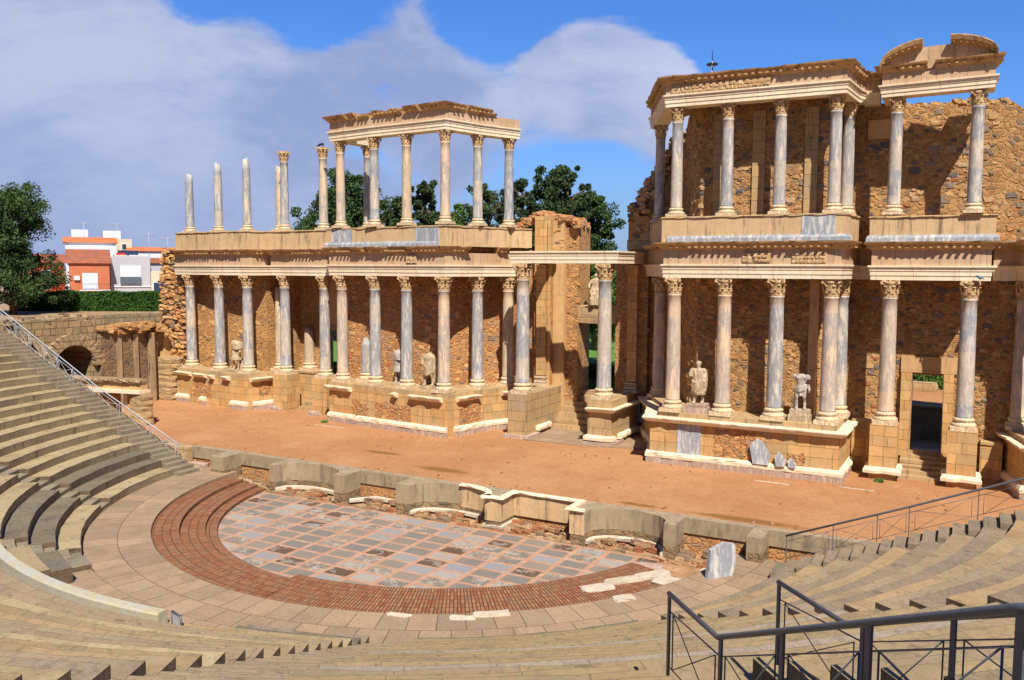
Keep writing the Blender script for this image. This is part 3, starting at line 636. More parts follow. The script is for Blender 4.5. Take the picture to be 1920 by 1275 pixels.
# ------------------------------------------------------------ railings
def railing(label,top,h,posts,tr,pr_,mt,panels=True,thin=.011,name='handrail',plate=False):
    t=thing(name,label,'railing',(top[0][0],top[0][1],top[0][2]-h))
    T=[Vector(p) for p in top]
    m=MB(); m.tube(T,tr,12); m.build('top_rail',mt,t)
    L=[0]
    for a,b in zip(T,T[1:]): L.append(L[-1]+(b-a).length)
    def at(s):
        for i in range(len(T)-1):
            if s<=L[i+1]+1e-6: return T[i].lerp(T[i+1],(s-L[i])/(L[i+1]-L[i]))
        return T[-1]
    ps=[s*L[-1] for s in posts]
    for s in ps:
        p=at(s); m=MB()
        d=(T[-1]-T[0]); ang=math.atan2(d.y,d.x); hh=h if not callable(h) else h
        m.box(p.x-pr_,p.x+pr_,p.y-pr_*.35,p.y+pr_*.35,p.z-hh,p.z-tr*.5,rot=ang,c=(p.x,p.y)); m.build('post',mt,t)
    if panels:
        for s0,s1 in zip(ps,ps[1:]):
            e=.09*(s1-s0)
            a=at(s0+e); b=at(s1-e); pa=at(s0); pb=at(s1); m=MB()
            up=Vector((0,0,.20*h)); lo=Vector((0,0,.86*h))
            m.tube([pa-up,pb-up],thin,6); m.tube([pa-lo,pb-lo],thin,6)
            m.tube([a-up,a-lo],thin,6); m.tube([b-up,b-lo],thin,6); m.tube([a-up,b-lo],thin*.8,6); m.tube([a-lo,b-up],thin*.8,6)
            m.build('panel',mt,t)
    return t
railing('galvanised railing down the stair at the far left end of the seats',[(-15.05,-11.2,1.72),(-18.91,-11.2,3.3),(-21.14,-11.2,4.2),(-29.37,-11.2,8.05),(-31,-11.2,8.8)],.95,[.004,.13,.27,.4,.5,.58,.655,.73,.81,.9],.03,.022,'galvanised',thin=.014)
railing('thin grey railing down the stair at the right end of the seats',[(14.05,-11.0,1.56),(17.48,-11.0,2.95),(19.98,-11.0,4.0),(20.82,-11.0,4.36),(25.5,-11,6.35)],.93,[.003,.13,.245,.325,.49,.63,.8,1],.035,.014,'steel',thin=.009)
railing('nearest dark steel railing rising across the bottom right corner',[(16.48,-31.54,7.03),(17.29,-32.63,7.14),(19.45,-35.57,8.89),(19.62,-35.80,9.01)],.93,[.003,.253,.485,.71,.955],.026,.03,'steel',thin=.0075)
railing('dark steel railing behind the nearest one, starting at the tall post',[(17.47,-30.76,7.08),(18.28,-31.76,7.15),(20.2,-34.16,8.55),(21.0,-35.3,9.1)],.93,[.003,.26,.47,.71,.99],.026,.028,'steel',thin=.0075)
# ------------------------------------------------------------ columns
def tmpl_capital(r,h,w):
    m=MB()
    m.lathe([(r*1.0,0),(r*1.08,.015*h),(r*1.08,.05*h),(r*.98,.07*h),(r*1.0,.45*h),(r*1.12,.75*h),(r*1.4,.88*h)],20)
    for row,(z0,z1,n,off,out) in enumerate(((.07,.40,8,0,.22),(.2,.66,8,.5,.26))):
        for i in range(n):
            a=2*PI*(i+off)/n; prof=[]
            for q in range(6):
                s=q/5; z=z0+(z1-z0)*min(1,s*1.25) if s<.82 else z1-(s-.82)*.6*(z1-z0)
                rad=r*(1.04+out*s**2.2*1.5+ (0.10 if row else 0)); wd=r*.36*(1-.55*s**3)
                prof.append((rad,z*h,wd))
            vs=[];
            for rad,z,wd in prof:
                for sg in (-1,0,1):
                    rr_=rad+(.05*r if sg==0 else -.02*r); vs.append((rr_*cos(a)-sg*wd*sin(a),rr_*sin(a)+sg*wd*cos(a),z))
            fs=[]
            for q in range(5):
                for c in (0,1): b=q*3+c; fs.append((b,b+1,b+4,b+3))
            m.add(vs,fs)
    for i in range(4):   # corner volutes
        a=PI/4+i*PI/2
        for s in (-1,1):
            pts=[]
            for q in range(7):
                t_=q/6; rad=r*1.05+(w*1.28-r*1.05)*t_; z=(.55+.33*t_)*h; b=a+s*.30*(1-t_)
                pts.append((rad*cos(b),rad*sin(b),z))
            m.tube(pts,[.05*r+.0]*3+[.09*r]*4,5)
        c=(w*1.22*cos(a),w*1.22*sin(a),.80*h); 
        m.lathe([(.001,-.09*h),(.15*r*1.2,-.06*h),(.2*r,0),(.15*r,.07*h),(.001,.1*h)],8,c)
    # abacus with concave sides
    P=[]
    for i in range(4):
        a0=PI/4+i*PI/2; c0=Vector((w*1.38*cos(a0),w*1.38*sin(a0))); a1=a0+PI/2; c1=Vector((w*1.38*cos(a1),w*1.38*sin(a1)))
        d=(c1-c0).normalized(); c0=c0+d*.12*w; c1=c1-d*.12*w
        for q in range(7):
            t_=q/6; p=c0.lerp(c1,t_); mid=(c0+c1)/2; p=p-mid.normalized()*(.17*w*4*t_*(1-t_)); P.append((p.x,p.y))
    m.prism(P,.88*h,1.0*h)
    for i in range(4): m.lathe([(.001,-.05),(.055,-.02),(.06,.02),(.001,.05)],8,(w*.86*cos(i*PI/2),w*.86*sin(i*PI/2),.92*h))
    return m
def tmpl_base(r,h,pw):
    m=MB(); m.box(-pw,pw,-pw,pw,0,.32*h)
    m.lathe([(pw*.98,.32*h),(pw*1.0,.38*h),(pw*1.0,.46*h),(pw*.93,.54*h),(r*1.16,.58*h),(r*1.10,.66*h),(r*1.16,.72*h),(r*1.22,.76*h),(r*1.26,.82*h),(r*1.22,.89*h),(r*1.1,.93*h),(r*1.06,1.0*h)],28); return m
def tmpl_shaft(r0,r1,z0,z1,broken=0,seed=0):
    prof=[(r0*1.05,z0),(r0*1.0,z0+.06)]
    for i in range(1,9): t_=i/9; prof.append((r0+(r1-r0)*t_**1.4,z0+.06+(z1-z0-.12)*t_))
    if not broken: prof+=[(r1,z1-.09),(r1*1.07,z1-.07),(r1*1.07,z1)]
    else: prof+=[(r1,z1)]
    m=MB(); m.lathe(prof,28)
    if broken:
        for i,(x,y,z) in enumerate(m.v):
            if z>z1-.01: m.v[i]=(x*.93,y*.93,z+mnoise.noise(Vector((x*3+seed,y*3,seed)))*.35*broken)
    return m
SPEC={'low':(6.4,.345,.30,.55,.78,.50),'up':(5.06,.275,.24,.42,.66,.40),'regia':(7.12,.385,.335,.6,.86,.52)}
CM={}
def colmesh(kind):
    H,r0,r1,bh,ch,pw=SPEC[kind]
    if kind not in CM:
        d={}
        for nm,mb,mt in (('base',tmpl_base(r0,bh,pw),'base_marble'),('shaft',tmpl_shaft(r0,r1,bh,H-ch),'column_blue')):
            ob=mb.build(nm,mt); d[nm]=ob.data; bpy.data.objects.remove(ob)
        cp=tmpl_capital(r1,ch,.40*(r1/.30)); cp.v=[(x,y,z+H-ch) for x,y,z in cp.v]; ob=cp.build('capital','capital_marble'); d['capital']=ob.data; bpy.data.objects.remove(ob)
        CM[kind]=d
    return CM[kind]
def column(kind,x,y,z,label,mt='column_blue',capital=True,top=None,rz=0,rs=1.0,group=None):
    H,r0,r1,bh,ch,pw=SPEC[kind]
    o=thing('marble_column',label,'column',(x,y,z),group or ('lower columns of the stage facade' if kind!='up' else 'upper columns of the stage facade')); o.rotation_euler=(0,0,rz)
    d=colmesh(kind)
    b=bpy.data.objects.new('base',d['base']); COL.objects.link(b); b.parent=o
    if top is None: me=d['shaft']
    else:
        mb=tmpl_shaft(r0,r1+(r0-r1)*(1-(top)/(H-ch))*.9,bh,top,0 if capital else 1,x); ob=mb.build('shaft','column_blue'); me=ob.data; bpy.data.objects.remove(ob)
    if mt!='column_blue': me=me.copy(); me.materials.clear(); me.materials.append(MATS[mt])
    s=bpy.data.objects.new('shaft',me); COL.objects.link(s); s.parent=o
    if capital: c=bpy.data.objects.new('capital',d['capital']); COL.objects.link(c); c.parent=o; 
    return o
B,P_,C_='column_blue','column_pale','column_cream'
lower=[(-28.15,1.2,3.55,B,'leftmost lower column of the facade'),(-24.9,.73,3.58,B,'second lower column from the left end'),(-22.2,.6,3.58,B,'bluish lower column third from the left end'),
 (-20.0,1.7,3.58,B,'lower column on the left tall square pedestal of the left doorway'),(-16.45,1.4,3.58,B,'lower column on the right tall square pedestal of the left doorway'),
 (-14.14,.3,3.62,P_,'lower column at the left end of the middle left podium'),(-11.41,-.05,3.64,B,'lower column left of the short tunic statue'),(-9.0,-.3,3.64,B,'wavy veined lower column between the two headless draped statues'),(-6.25,-.68,3.66,P_,'lower column at the protruding corner right of the draped statue'),
 (-5.6,1.85,3.62,B,'half blue half beige lower column set back behind the middle left corner'),(-4.72,3.9,3.58,C_,'cream lower column tucked behind the tall left central column'),
 (4.55,3.9,3.65,P_,'shaded lower column behind the left corner of the right podium'),(6.75,-.62,3.71,P_,'lower column at the left end of the right podium'),(9.13,-.55,3.71,P_,'lower column between bearded statue and right podium centre'),(11.5,-.58,3.71,B,'lower column left of the bare chested headless statue'),(13.8,-.5,3.71,P_,'lower column at the right end of the right podium'),(13.95,1.75,3.70,B,'lower column half hidden behind the right end of the right podium'),
 (16.05,1.0,3.69,P_,'lower column on the pedestal left of the right doorway'),(19.15,.97,3.69,B,'lower column on the pedestal right of the right doorway'),(21.25,2.5,3.66,P_,'lower column cut by the right frame edge, set back'),(22.2,.5,3.66,B,'bluish lower column just inside the right frame edge')]
for x,y,z,mt,l in lower: column('low',x,y,z,l,mt)
column('low',-21.45,2.75,3.58,'broken lower shaft without capital behind the left podium',C_,False,5.6)
column('low',-20.0,3.95,3.58,'short broken column stump in the left doorway recess',C_,False,2.75)
column('low',-12.9,1.05,3.63,'broken column stump behind the second column of the middle left podium',B,False,2.4)
column('regia',-2.37,1.25,3.65,'tall veined column left of the central doorway',B); column('regia',2.3,1.6,3.65,'tall veined column right of the central doorway',B)
ZU=12.88
upper=[(-19.95,1.76,12.82,B,'free standing upper column with capital, left of the colonnade'),(-16.45,1.42,12.82,P_,'free standing upper column with birds on its capital')]
for x,y,z,mt,l in upper: column('up',x,y,z,l,mt)
UZ={}
upper2=[(-14.0,.1,12.84,P_,'leftmost column carrying the upper left entablature'),(-11.2,-.3,12.84,B,'second upper column of the left colonnade'),(-8.85,-.45,12.87,C_,'middle upper column of the left colonnade'),(-6.15,-.68,12.88,P_,'upper column at the peak corner of the left entablature'),(-5.45,1.6,12.87,B,'streaked upper column right of the left entablature peak'),(-4.55,3.6,12.87,B,'rightmost column carrying the upper left entablature'),(-13.75,2.4,12.86,B,'upper column set back behind the left colonnade'),
 (4.4,3.9,12.96,B,'shaded upper column under the curved end of the right entablature'),(6.72,-.56,12.97,B,'leftmost front column of the upper right colonnade'),(9.07,-.45,12.97,B,'second front column of the upper right colonnade'),(11.4,-.35,12.98,B,'third front column of the upper right colonnade'),(13.72,-.3,12.98,B,'rightmost front column of the upper right colonnade'),(14.0,1.75,12.98,B,'upper column half hidden behind the rightmost front one'),
 (16.03,.97,12.92,B,'upper column under the left end of the curved pediment'),(19.13,.75,12.90,B,'upper column under the right end of the curved pediment')]
for x,y,z,mt,l in upper2: column('up',x,y,z,l,mt)
for x,y,z,tp,mt,l in ((-28.1,1.3,12.8,3.85,B,'shortest broken upper shaft at the left end'),(-24.85,.8,12.78,4.42,B,'second broken upper shaft from the left end'),(-22.15,.66,12.78,4.5,B,'third broken upper shaft from the left end'),(-21.3,2.75,12.84,4.25,P_,'broken upper shaft set back beside the capital topped one')):
    column('up',x,y,z,l,mt,False,tp)
# ------------------------------------------------------------ podiums
def moulding(m,path,kind,z,jt=.05,step=.35):
    if kind=='base': prof=[(-.02,z-.13),(.24,z-.13),(.25,z+.0),(.17,z+.09),(.06,z+.13),(-.02,z+.14)]; J=(1,2)
    else: prof=[(-.3,z-.20),(.06,z-.20),(.16,z-.16),(.36,z-.05),(.40,z+.02),(.40,z+.06),(-.3,z+.06)]; J=(3,4,5)
    rnd=random.Random(int(z*100)+len(path))
    def jit(i,l):
        a=-abs(rnd.gauss(0,jt)); b=rnd.uniform(-.012,.012); return {q:(a,b) for q in J}
    m.sweep(path,prof,step=step,jit=jit)
def podium(label,foot,front,zt,base_segs,cor_segs,dad='ashlar',loc=None,pinkbase=True,top=None):
    o=thing('stone_podium',label,'podium',(loc or front[0])+(ZS,),'podiums carrying the facade columns')
    m=MB(); m.prism(foot,ZS-.2,zt-.26); m.build('wall',dad,o)
    m=MB(); m.prism([(x,y) for x,y in (top or foot)],zt-.26,zt); m.build('top_course','ashlar_grey',o)
    for s in base_segs:
        m=MB(); moulding(m,s,'base',ZS+.42); m.build('base_moulding','white_marble',o)
        m=MB(); m.sweep(s,[(-.01,ZS-.1),(.20,ZS-.1),(.20,ZS+.288),(-.01,ZS+.288)],step=.5,jit=lambda i,l:{1:(random.uniform(-.03,.02),0),2:(random.uniform(-.03,.02),0)}); m.build('plinth_course','pink_marble',o)
    for s in cor_segs:
        m=MB(); moulding(m,s,'cor',zt-.28); m.build('cornice_fragment','white_marble',o)
    return o
f1=[(-29.0,.62),(-24.9,.12),(-21.65,-.02),(-20.95,2.6),(-20.95,4.6),(-29.0,4.6)]
podium('far left stone podium under the three leftmost columns',f1,[(-29.0,.62)],3.56,[[(-28.9,.6),(-27.6,.45)],[(-26.3,.3),(-25.7,.22)],[(-23.2,.05),(-21.65,-.02)],[(-21.55,.2),(-21.0,2.2)]],[[(-28.9,.62),(-27.3,.42)],[(-26.9,.38),(-25.6,.22)],[(-25.2,.16),(-24.8,.12)],[(-23.9,.07),(-23.3,.04)],[(-21.6,.1),(-21.1,1.9)]])
f2=[(-14.85,-.15),(-11.4,-.62),(-9,-.85),(-5.65,-1.22),(-5.05,1.55),(-4.2,3.4),(-3.45,4.6),(-3.45,5.6),(-14.85,5.6)]
podium('middle left stone podium under the four front columns and two statues',f2,[(-14.85,-.15)],3.63,[[(-14.8,-.15),(-12.6,-.47)],[(-12.4,-.5),(-9,-.85),(-5.7,-1.21)],[(-5.55,-.8),(-5.05,1.55),(-4.3,3.1)]],[[(-15.0,-.13),(-12.9,-.43)],[(-9.6,-.8),(-9.25,-.83)],[(-8.3,-.93),(-6.0,-1.18)],[(-5.5,-.6),(-5.15,1.1)],[(-4.5,2.7),(-4.2,3.3)]])
f3=[(5.85,-1.2),(14.45,-1.2),(14.5,2.2),(14.5,4.5),(3.3,5.6),(3.3,4.8),(4.05,3.5),(5.1,1.6)]
podium('right stone podium with complete white cornice under the bearded statue',f3,[(5.85,-1.2)],3.70,[[(3.4,4.7),(4.05,3.5),(5.1,1.6),(5.85,-1.2),(14.45,-1.2),(14.5,2.1)]],[[(3.4,4.7),(4.05,3.5),(5.1,1.6),(5.85,-1.2),(14.45,-1.2),(14.5,2.1)]],top=[(6.15,-1.0),(14.3,-1.0),(14.3,4.4),(3.5,5.4),(4.2,3.6),(5.4,1.7)])
f4=[(20.75,2.9),(21.45,-.3),(29,-.3),(29,4.6),(20.75,4.6)]
podium('stone podium cut by the right frame edge',f4,[(20.75,2.9)],3.66,[[(20.75,2.9),(21.45,-.3),(28.9,-.3)]],[[(20.75,2.9),(21.45,-.3),(28.9,-.3)]])
# recess podiums beside hospitalia doors
def lowwall(label,poly,z,mt='ashlar'):
    o=thing('recess_podium',label,'podium',(*poly[0],ZS),'podiums carrying the facade columns'); m=MB(); m.prism(poly,ZS-.2,z); m.build('wall',mt,o)
    m=MB(); m.prism([(x,y-.06) for x,y in poly],z+.003,z+.12); m.build('top_course','ashlar_grey',o); return o
lowwall('ashlar block under the stump in the left doorway recess',[(-20.9,3.3),(-18.95,3.3),(-18.95,4.6),(-20.9,4.6)],3.46)
lowwall('dark recess wall between right podium and right doorway pedestal',[(14.55,2.2),(15.45,2.2),(15.45,3.2),(14.55,3.2)],3.46)
lowwall('lower wall right of the right doorway pedestal',[(19.85,2.2),(20.7,2.2),(20.7,3.2),(19.85,3.2)],2.9)
def pedestal(label,x,y,z,w=.56,base=True,dpt=None):
    o=thing('stone_pedestal',label,'pedestal',(x,y,ZS),'square pedestals beside the side doorways'); dd=dpt or w
    m=MB(); m.box(x-w,x+w,y-w,y-w+2*dd,ZS-.1,z-.0); m.build('block','ashlar',o)
    if base:
        m=MB(); moulding(m,[(x-w,y+w),(x-w,y-w),(x+w,y-w),(x+w,y+w)],'base',ZS+.42,.04,.25); m.build('base_moulding','white_marble',o)
    else:
        m=MB(); rock(m,(x-.35,y-w-.12,ZS+.1),(.9,.35,.35),3); m.build('foot_stone','pink_marble',o)
    return o
pedestal('tall square pedestal left of the left doorway',-20.0,1.7,3.58,.6,False); pedestal('tall square pedestal right of the left doorway',-16.45,1.4,3.58,.6,False)
pedestal('tall square pedestal left of the right doorway',16.05,1.0,3.69); pedestal('tall square pedestal right of the right doorway',19.15,.97,3.69)
# steps of the side doorways
def steps(label,x0,x1,y0,y1,zb,zt,n,mt='ashlar_grey'):
    o=thing('stone_steps',label,'steps',((x0+x1)/2,y0,zb))
    for i in range(n):
        m=MB(); ya=y0+(y1-y0)*i/n; m.box(x0,x1,ya,y1+.3,zb+(zt-zb)*i/n-(.3 if i==0 else 0),zb+(zt-zb)*(i+1)/n,jit=.015); m.build('step',mt,o)
    return o
steps('worn steps up into the right doorway',16.64,18.56,1.0,3.4,ZS,2.2,6); steps('steps up into the left doorway',-18.9,-17.1,1.6,3.6,ZS,2.6,5)
steps('steps between the tall central columns up to the central doorway',-1.85,1.6,4.1,6.6,ZS,3.3,7)
m=MB(); m.prism([(-1.8,.3),(1.6,.4),(5.2,1.2),(3.2,4.6),(-1.8,4.2)],ZS-.1,ZS+.06); struct(m.build('threshold_paving','slabs'),'worn slab paving in front of the central doorway','paving')
# central pier walls (podium of the regia)
def regia_pier(label,x0,x1,y0,y1,seed,cor):
    o=thing('central_pedestal',label,'pedestal',((x0+x1)/2,y0,ZS),'tall pedestals of the central doorway')
    m=MB(); m.box(x0,x1,y0,y1,ZS-.1,3.64); m.build('block','ashlar_grey',o)
    m=MB(); m.box(x0-.25,x1+.25,y0-.22,y0+1.2,ZS-.1,ZS+.2,jit=.03); m.build('plinth','pink_marble',o)
    m=MB()
    if cor: moulding(m,[(x0,y0),(x1,y0),(x1,y1-.6)],'cor',3.2); moulding(m,[(x0,y0+.4),(x0,y0),(x1,y0),(x1,y0+.3)],'base',ZS+.4); moulding(m,[(x1,y0+.9),(x1,y1)],'base',ZS+.4)
    else: moulding(m,[(x1,y0+1.2),(x1,y0+2.9)],'base',ZS+.4)
    m.build('moulding','white_marble',o); return o
regia_pier('ashlar pedestal wall left of the central steps',-2.98,-1.85,.7,5.5,1,False); regia_pier('pedestal wall with white mouldings right of the central steps',1.65,2.98,1.0,4.9,2,True)
# ------------------------------------------------------------ back walls
def rwall(name,label,path,th,z0,tops,mt,rough_top=0,seg=.5,parts=()):
    P=[Vector(p) for p in path]; Q=[];T=[]
    for i,(a,b) in enumerate(zip(P,P[1:])):
        n=max(1,int((b-a).length/seg))
        for k in range(n):
            Q.append(a.lerp(b,k/n)); T.append(tops[i]+(tops[i+1]-tops[i])*k/n)
    Q.append(P[-1]); T.append(tops[-1])
    if rough_top: T=[t_+random.uniform(-rough_top,rough_top) for t_ in T]
    o=thing(name,label,'wall',(path[0][0],path[0][1],z0)); m=MB(); m.wallpoly([(p.x,p.y) for p in Q],th,z0,T); m.build('masonry',mt,o); return o
random.seed(11)
b1=rwall('rubble_wall','rubble masonry wall behind the three leftmost columns',[(-30.6,2.05),(-29.2,2.05),(-22.3,2.05)],.9,ZS-.2,[11.6]*3,'rubble')
m=MB(); m.box(-22.3,-21.9,2.06,4.2,3.3,11.5); m.box(-21.9,-20.95,3.6,4.2,3.3,11.5); m.build('return','rubble',b1)
b1b=rwall('rubble_wall','rubble wall at the back of the left doorway recess',[(-21.0,4.2),(-18.9,4.2)],.9,ZS-.2,[11.6]*2,'rubble')
m=MB(); m.box(-18.899,-17.0,4.2,5.1,6.6,11.6); m.build('over_door','plaster',b1b); m=MB(); m.box(-19.2,-16.6,4.05,4.6,6.35,6.62,jit=.02); m.build('lintel','ashlar_grey',b1b); m=MB(); m.box(-16.999,-14.6,4.2,5.1,ZS-.2,11.6); m.build('side_panel','plaster',b1b)
b2=rwall('rubble_wall','rubble wall behind the two headless draped statues',[(-14.85,1.65),(-12,1.6),(-8.8,1.6),(-7.4,2.2),(-6.6,3.3),(-6.1,4.3),(-5.4,5.2),(-3.4,5.5)],.8,3.4,[11.6]*8,'rubble_red',seg=.3)
m=MB(); m.box(-14.9,-14.1,2.75,4.6,3.4,11.6); m.build('return','rubble',b2)
def studs(parent,path,z0,z1,dens,mt,seed,skip=None,name='facing_stones',big=1.0):
    rn=random.Random(seed); m=MB(); P=[Vector(p) for p in path]
    for a,b in zip(P,P[1:]):
        L=(b-a).length; d=(b-a)/L; nn=Vector((d.y,-d.x)); ang=math.atan2(d.y,d.x)
        for i in range(int(L*(z1-z0)*dens)):
            u=rn.uniform(0,L); z=rn.uniform(z0,z1); q=a+d*u
            if skip and skip(q.x,z): continue
            w=rn.choice([.12,.15,.18,.22,.28,.36])*big*rn.uniform(.8,1.2); h=w*rn.uniform(.5,.85)
            q=q+nn*(-.02); rock(m,(q.x,q.y,z),(w,.11,h),rn.random()*90,ang,.22,1)
    return m.build(name,mt,parent)
studs(b1,[(-29.2,2.05),(-22.4,2.05)],3.6,11.2,6,'wall_stones',1); studs(b2,[(-14.8,1.65),(-8.8,1.6),(-7.4,2.2),(-6.6,3.3),(-6.1,4.3),(-5.4,5.2),(-3.6,5.5)],3.7,11.4,6,'wall_stones',2)
# left ragged end of the facade
o=thing('ruined_wall_end','ragged broken rubble end of the facade at the far left','wall',(-31.2,1.5,ZS)); m=MB(); random.seed(21)
for i in range(52):
    z=ZS+.1+i*.2
    for k in range(8): rock(m,(-29.6-.31*k-random.uniform(0,.2)+(.2 if i>24 else 0)+i*.01,1.75+random.uniform(-.12,.16),z+random.uniform(-.08,.08)),(random.uniform(.3,.6),.6,random.uniform(.16,.3)),i*7+k,random.uniform(-.3,.3),.2,1)
m.build('rubble','wall_stones',o); m=MB(); m.box(-32.0,-29.3,2.2,3.6,ZS-.2,11.4); m.build('core','rubble',o)
o=thing('ashlar_pier','ashlar pier at the foot of the left facade end','pier',(-30.2,.8,ZS)); m=MB()
for i in range(7): rock(m,(-30.2+random.uniform(-.06,.06),.9,ZS+.22+i*.42),(1.9,1.1,.45),i+40,0,.05,2)
m.build('blocks','ashlar_grey',o)
m=MB(); m.box(-31.4,-30.6,.9,1.5,4.2,5.5,jit=.03); m.build('plaster_stub','plaster',o)
# right walls
b3=rwall('rubble_wall','tall rubble wall behind the right colonnade on both storeys',[(4.35,5.3),(5.2,4.6),(6.1,3.2),(6.7,1.9),(7.4,1.1),(8.7,.9),(13.2,.9),(13.6,1.4),(14.1,2.85),(14.6,2.85)],1.0,3.4,[13.4,15.6,18.2,18.38,18.38,18.38,18.38,18.38,18.38,18.38],'rubble_upper',.03,.4)
B3P=[(4.35,5.3),(5.2,4.6),(6.1,3.2),(6.7,1.9),(7.4,1.1),(8.7,.9),(13.2,.9)]
studs(b3,B3P,3.8,10.4,6,'wall_stones',3); studs(b3,B3P[1:],12.9,17.9,8,'wall_stones_upper',4)
for x in (8.35,10.2,12.55): m=MB(); m.box(x-.28,x+.28,.78,.90,12.9,17.85); m.build('pilaster','ashlar_grey',b3)
m=MB(); m.box(12.75,13.1,.40,.9,3.7,10.05); m.build('square_pillar','plaster',b3)
b5=rwall('rubble_wall','rubble wall around the right doorway below the curved pediment',[(14.61,2.85),(16.9,2.85)],1.1,ZS-.2,[18.2,17.85],'rubble_upper',.0)
m=MB(); m.wallpoly([(16.901,2.85),(17.6,2.85),(18.35,2.85)],1.1,5.75,[17.8,17.8,17.8]); m.build('over_door','rubble_upper',b5)
rn=random.Random(4); xs=[18.351+.35*i for i in range(26)]; tp=[]
for x in xs: tp.append((17.8 if x<20 else 17.8-(x-20)*.75)+rn.uniform(-.15,.15))
m=MB(); m.wallpoly([(x,2.85) for x in xs],1.1,ZS-.2,tp); m.build('masonry_right','rubble_upper',b5)
studs(b5,[(14.65,2.85),(20.0,2.85)],2.0,17.7,7,'wall_stones_upper',5,lambda x,z:(16.4<x<18.9 and z<7.0) or (14.7<x<16.2 and z>16.4)); studs(b5,[(20.0,2.85),(26.5,2.85)],2.0,14.0,6,'wall_stones_upper',6)
m=MB(); m.box(16.55,16.98,2.6,3.7,2.0,5.84,jit=.02); m.box(18.28,18.7,2.6,3.7,2.0,5.84,jit=.02); m.build('door_jamb','ashlar',b5)
m=MB(); m.box(16.5,18.8,2.74,2.84,5.86,6.6); m.build('lintel_panel','plaster',b5)
m=MB(); m.box(14.7,16.2,2.72,2.84,16.5,17.35); m.build('plaster_panel','plaster',b5)
# irregular top stones of the right wall
m=MB(); rn=random.Random(9)
for i in range(46):
    x=14.9+i*.19; zt=17.85 if x<20 else 17.85-(x-20)*.75; rock(m,(x,3.3,zt+rn.uniform(-.1,.12)),(.38,.7,.28),i,rn.uniform(-.3,.3),.15,1)
m.build('loose_top','rubble_upper',b5)
# central door walls
def pierwall(label,polys,mt='plaster',rag=None):
    o=thing('door_pier',label,'wall',(polys[0][0][0],polys[0][0][1],ZS))
    for i,(x0,y0,x1,y1,z0,z1,mm) in enumerate(polys):
        m=MB(); m.box(x0,x1,y0,y1,z0,z1); m.build('masonry',mm,o)
    return o
def pierw(label,boxes):
    o=thing('door_pier',label,'wall',(boxes[0][0],boxes[0][2],ZS))
    for (x0,x1,y0,y1,z0,z1,mm,nm) in boxes: m=MB(); m.box(x0,x1,y0,y1,z0,z1); m.build(nm,mm,o)
    return o
LP=pierw('tall ruined pier left of the central doorway, rising above the white beam',[(-3.5,-2.45,4.9,7.2,3.4,10.9,'rubble','corner_masonry'),(-3.5,-2.45,4.9,7.2,10.902,13.55,'ashlar','corner_pilaster'),(-2.449,-1.75,5.25,7.2,ZS,13.3,'plaster','middle_strip'),(-1.749,-1.0,5.6,7.3,ZS,12.9,'rubble','jamb'),(-3.2,-2.6,4.55,4.899,4.25,10.7,'ashlar','pilaster'),(-2.58,-2.42,4.75,4.899,3.4,13.3,'ashlar','edge_strip')])
m=MB(); rn=random.Random(2)
for i in range(34):
    x=rn.uniform(-3.4,-1.0); rock(m,(x,rn.uniform(5.2,6.9),13.0+(-x-1)*.22+rn.uniform(0,.3)),(.5,.5,.35),i,rn.uniform(-1,1),.2,1)
for i in range(26):
    s=i/25; rock(m,(-5.6+2.1*s,5.2+rn.uniform(-.2,.4),12.75+.9*s**1.6+rn.uniform(-.1,.15)),(.5,.6,.35),i+60,rn.uniform(-1,1),.2,1)
m.build('ragged_top','rubble_red',LP)
m=MB(); tmpl=[(-.36,0),(.36,0),(.36,.14),(.30,.18),(.34,.30),(.34,.38),(.28,.44),(.32,.52),(.32,.6)]
for z0,z1,w in ((0,.16,.40),(.2,.32,.36),(.36,.42,.31),(.46,.56,.35)): m.box(-2.9-w,-2.9+w,4.9-w-.1,4.9,3.64+z0,3.64+z1)
m.build('pilaster_base','base_marble',LP)
RP=pierw('ruined pier right of the central doorway joining the right wall',[(2.3,3.5,4.9,7.2,3.4,13.4,'rubble','corner_masonry'),(1.35,2.299,5.6,7.3,ZS,10.9,'rubble','jamb'),(3.501,4.6,5.3,7.0,3.4,12.8,'rubble','side'),(2.45,3.0,4.55,4.899,4.25,10.7,'ashlar','pilaster')])
m=MB()
for z0,z1,w in ((0,.16,.40),(.2,.32,.36),(.36,.42,.31),(.46,.56,.35)): m.box(2.72-w,2.72+w,4.9-w-.1,4.9,3.64+z0,3.64+z1)
m.build('pilaster_base','base_marble',RP)
m=MB()
for i in range(40):
    s=rn.random(); x=2.4+2.6*s; rock(m,(x,5.2+rn.uniform(0,1.2),13.35+max(0,x-3.6)*1.0+rn.uniform(-.15,.2)),(.5,.6,.4),i+90,rn.uniform(-1,1),.2,1)
for i in range(60):
    s=rn.random(); x=4.0+2.6*s; rock(m,(x,5.2-1.2*s+rn.uniform(0,.6),12.6+3.9*s*rn.uniform(.75,1.02)),(.6,.6,.45),i+190,rn.uniform(-1,1),.2,1)
m.build('ragged_top','rubble_upper',RP)
m=MB(); m.prism([(2.25,4.85),(3.55,4.85),(3.55,6.6),(2.25,6.6)],11.55,lambda p:12.6 if p[0]>3 else 12.1); m.build('ashlar_cap','ashlar_grey',RP)
m=MB(); XS=[2.35,2.65,3.0,3.4,3.8,4.2,4.7,5.3]; m.wallpoly([(x,5.25-.1*(x-2.3)) for x in XS],1.0,12.0,[13.7,14.1,14.45,14.9,15.5,16.1,16.9,17.6]); m.build('climbing_masonry','rubble_upper',RP)
m=MB()
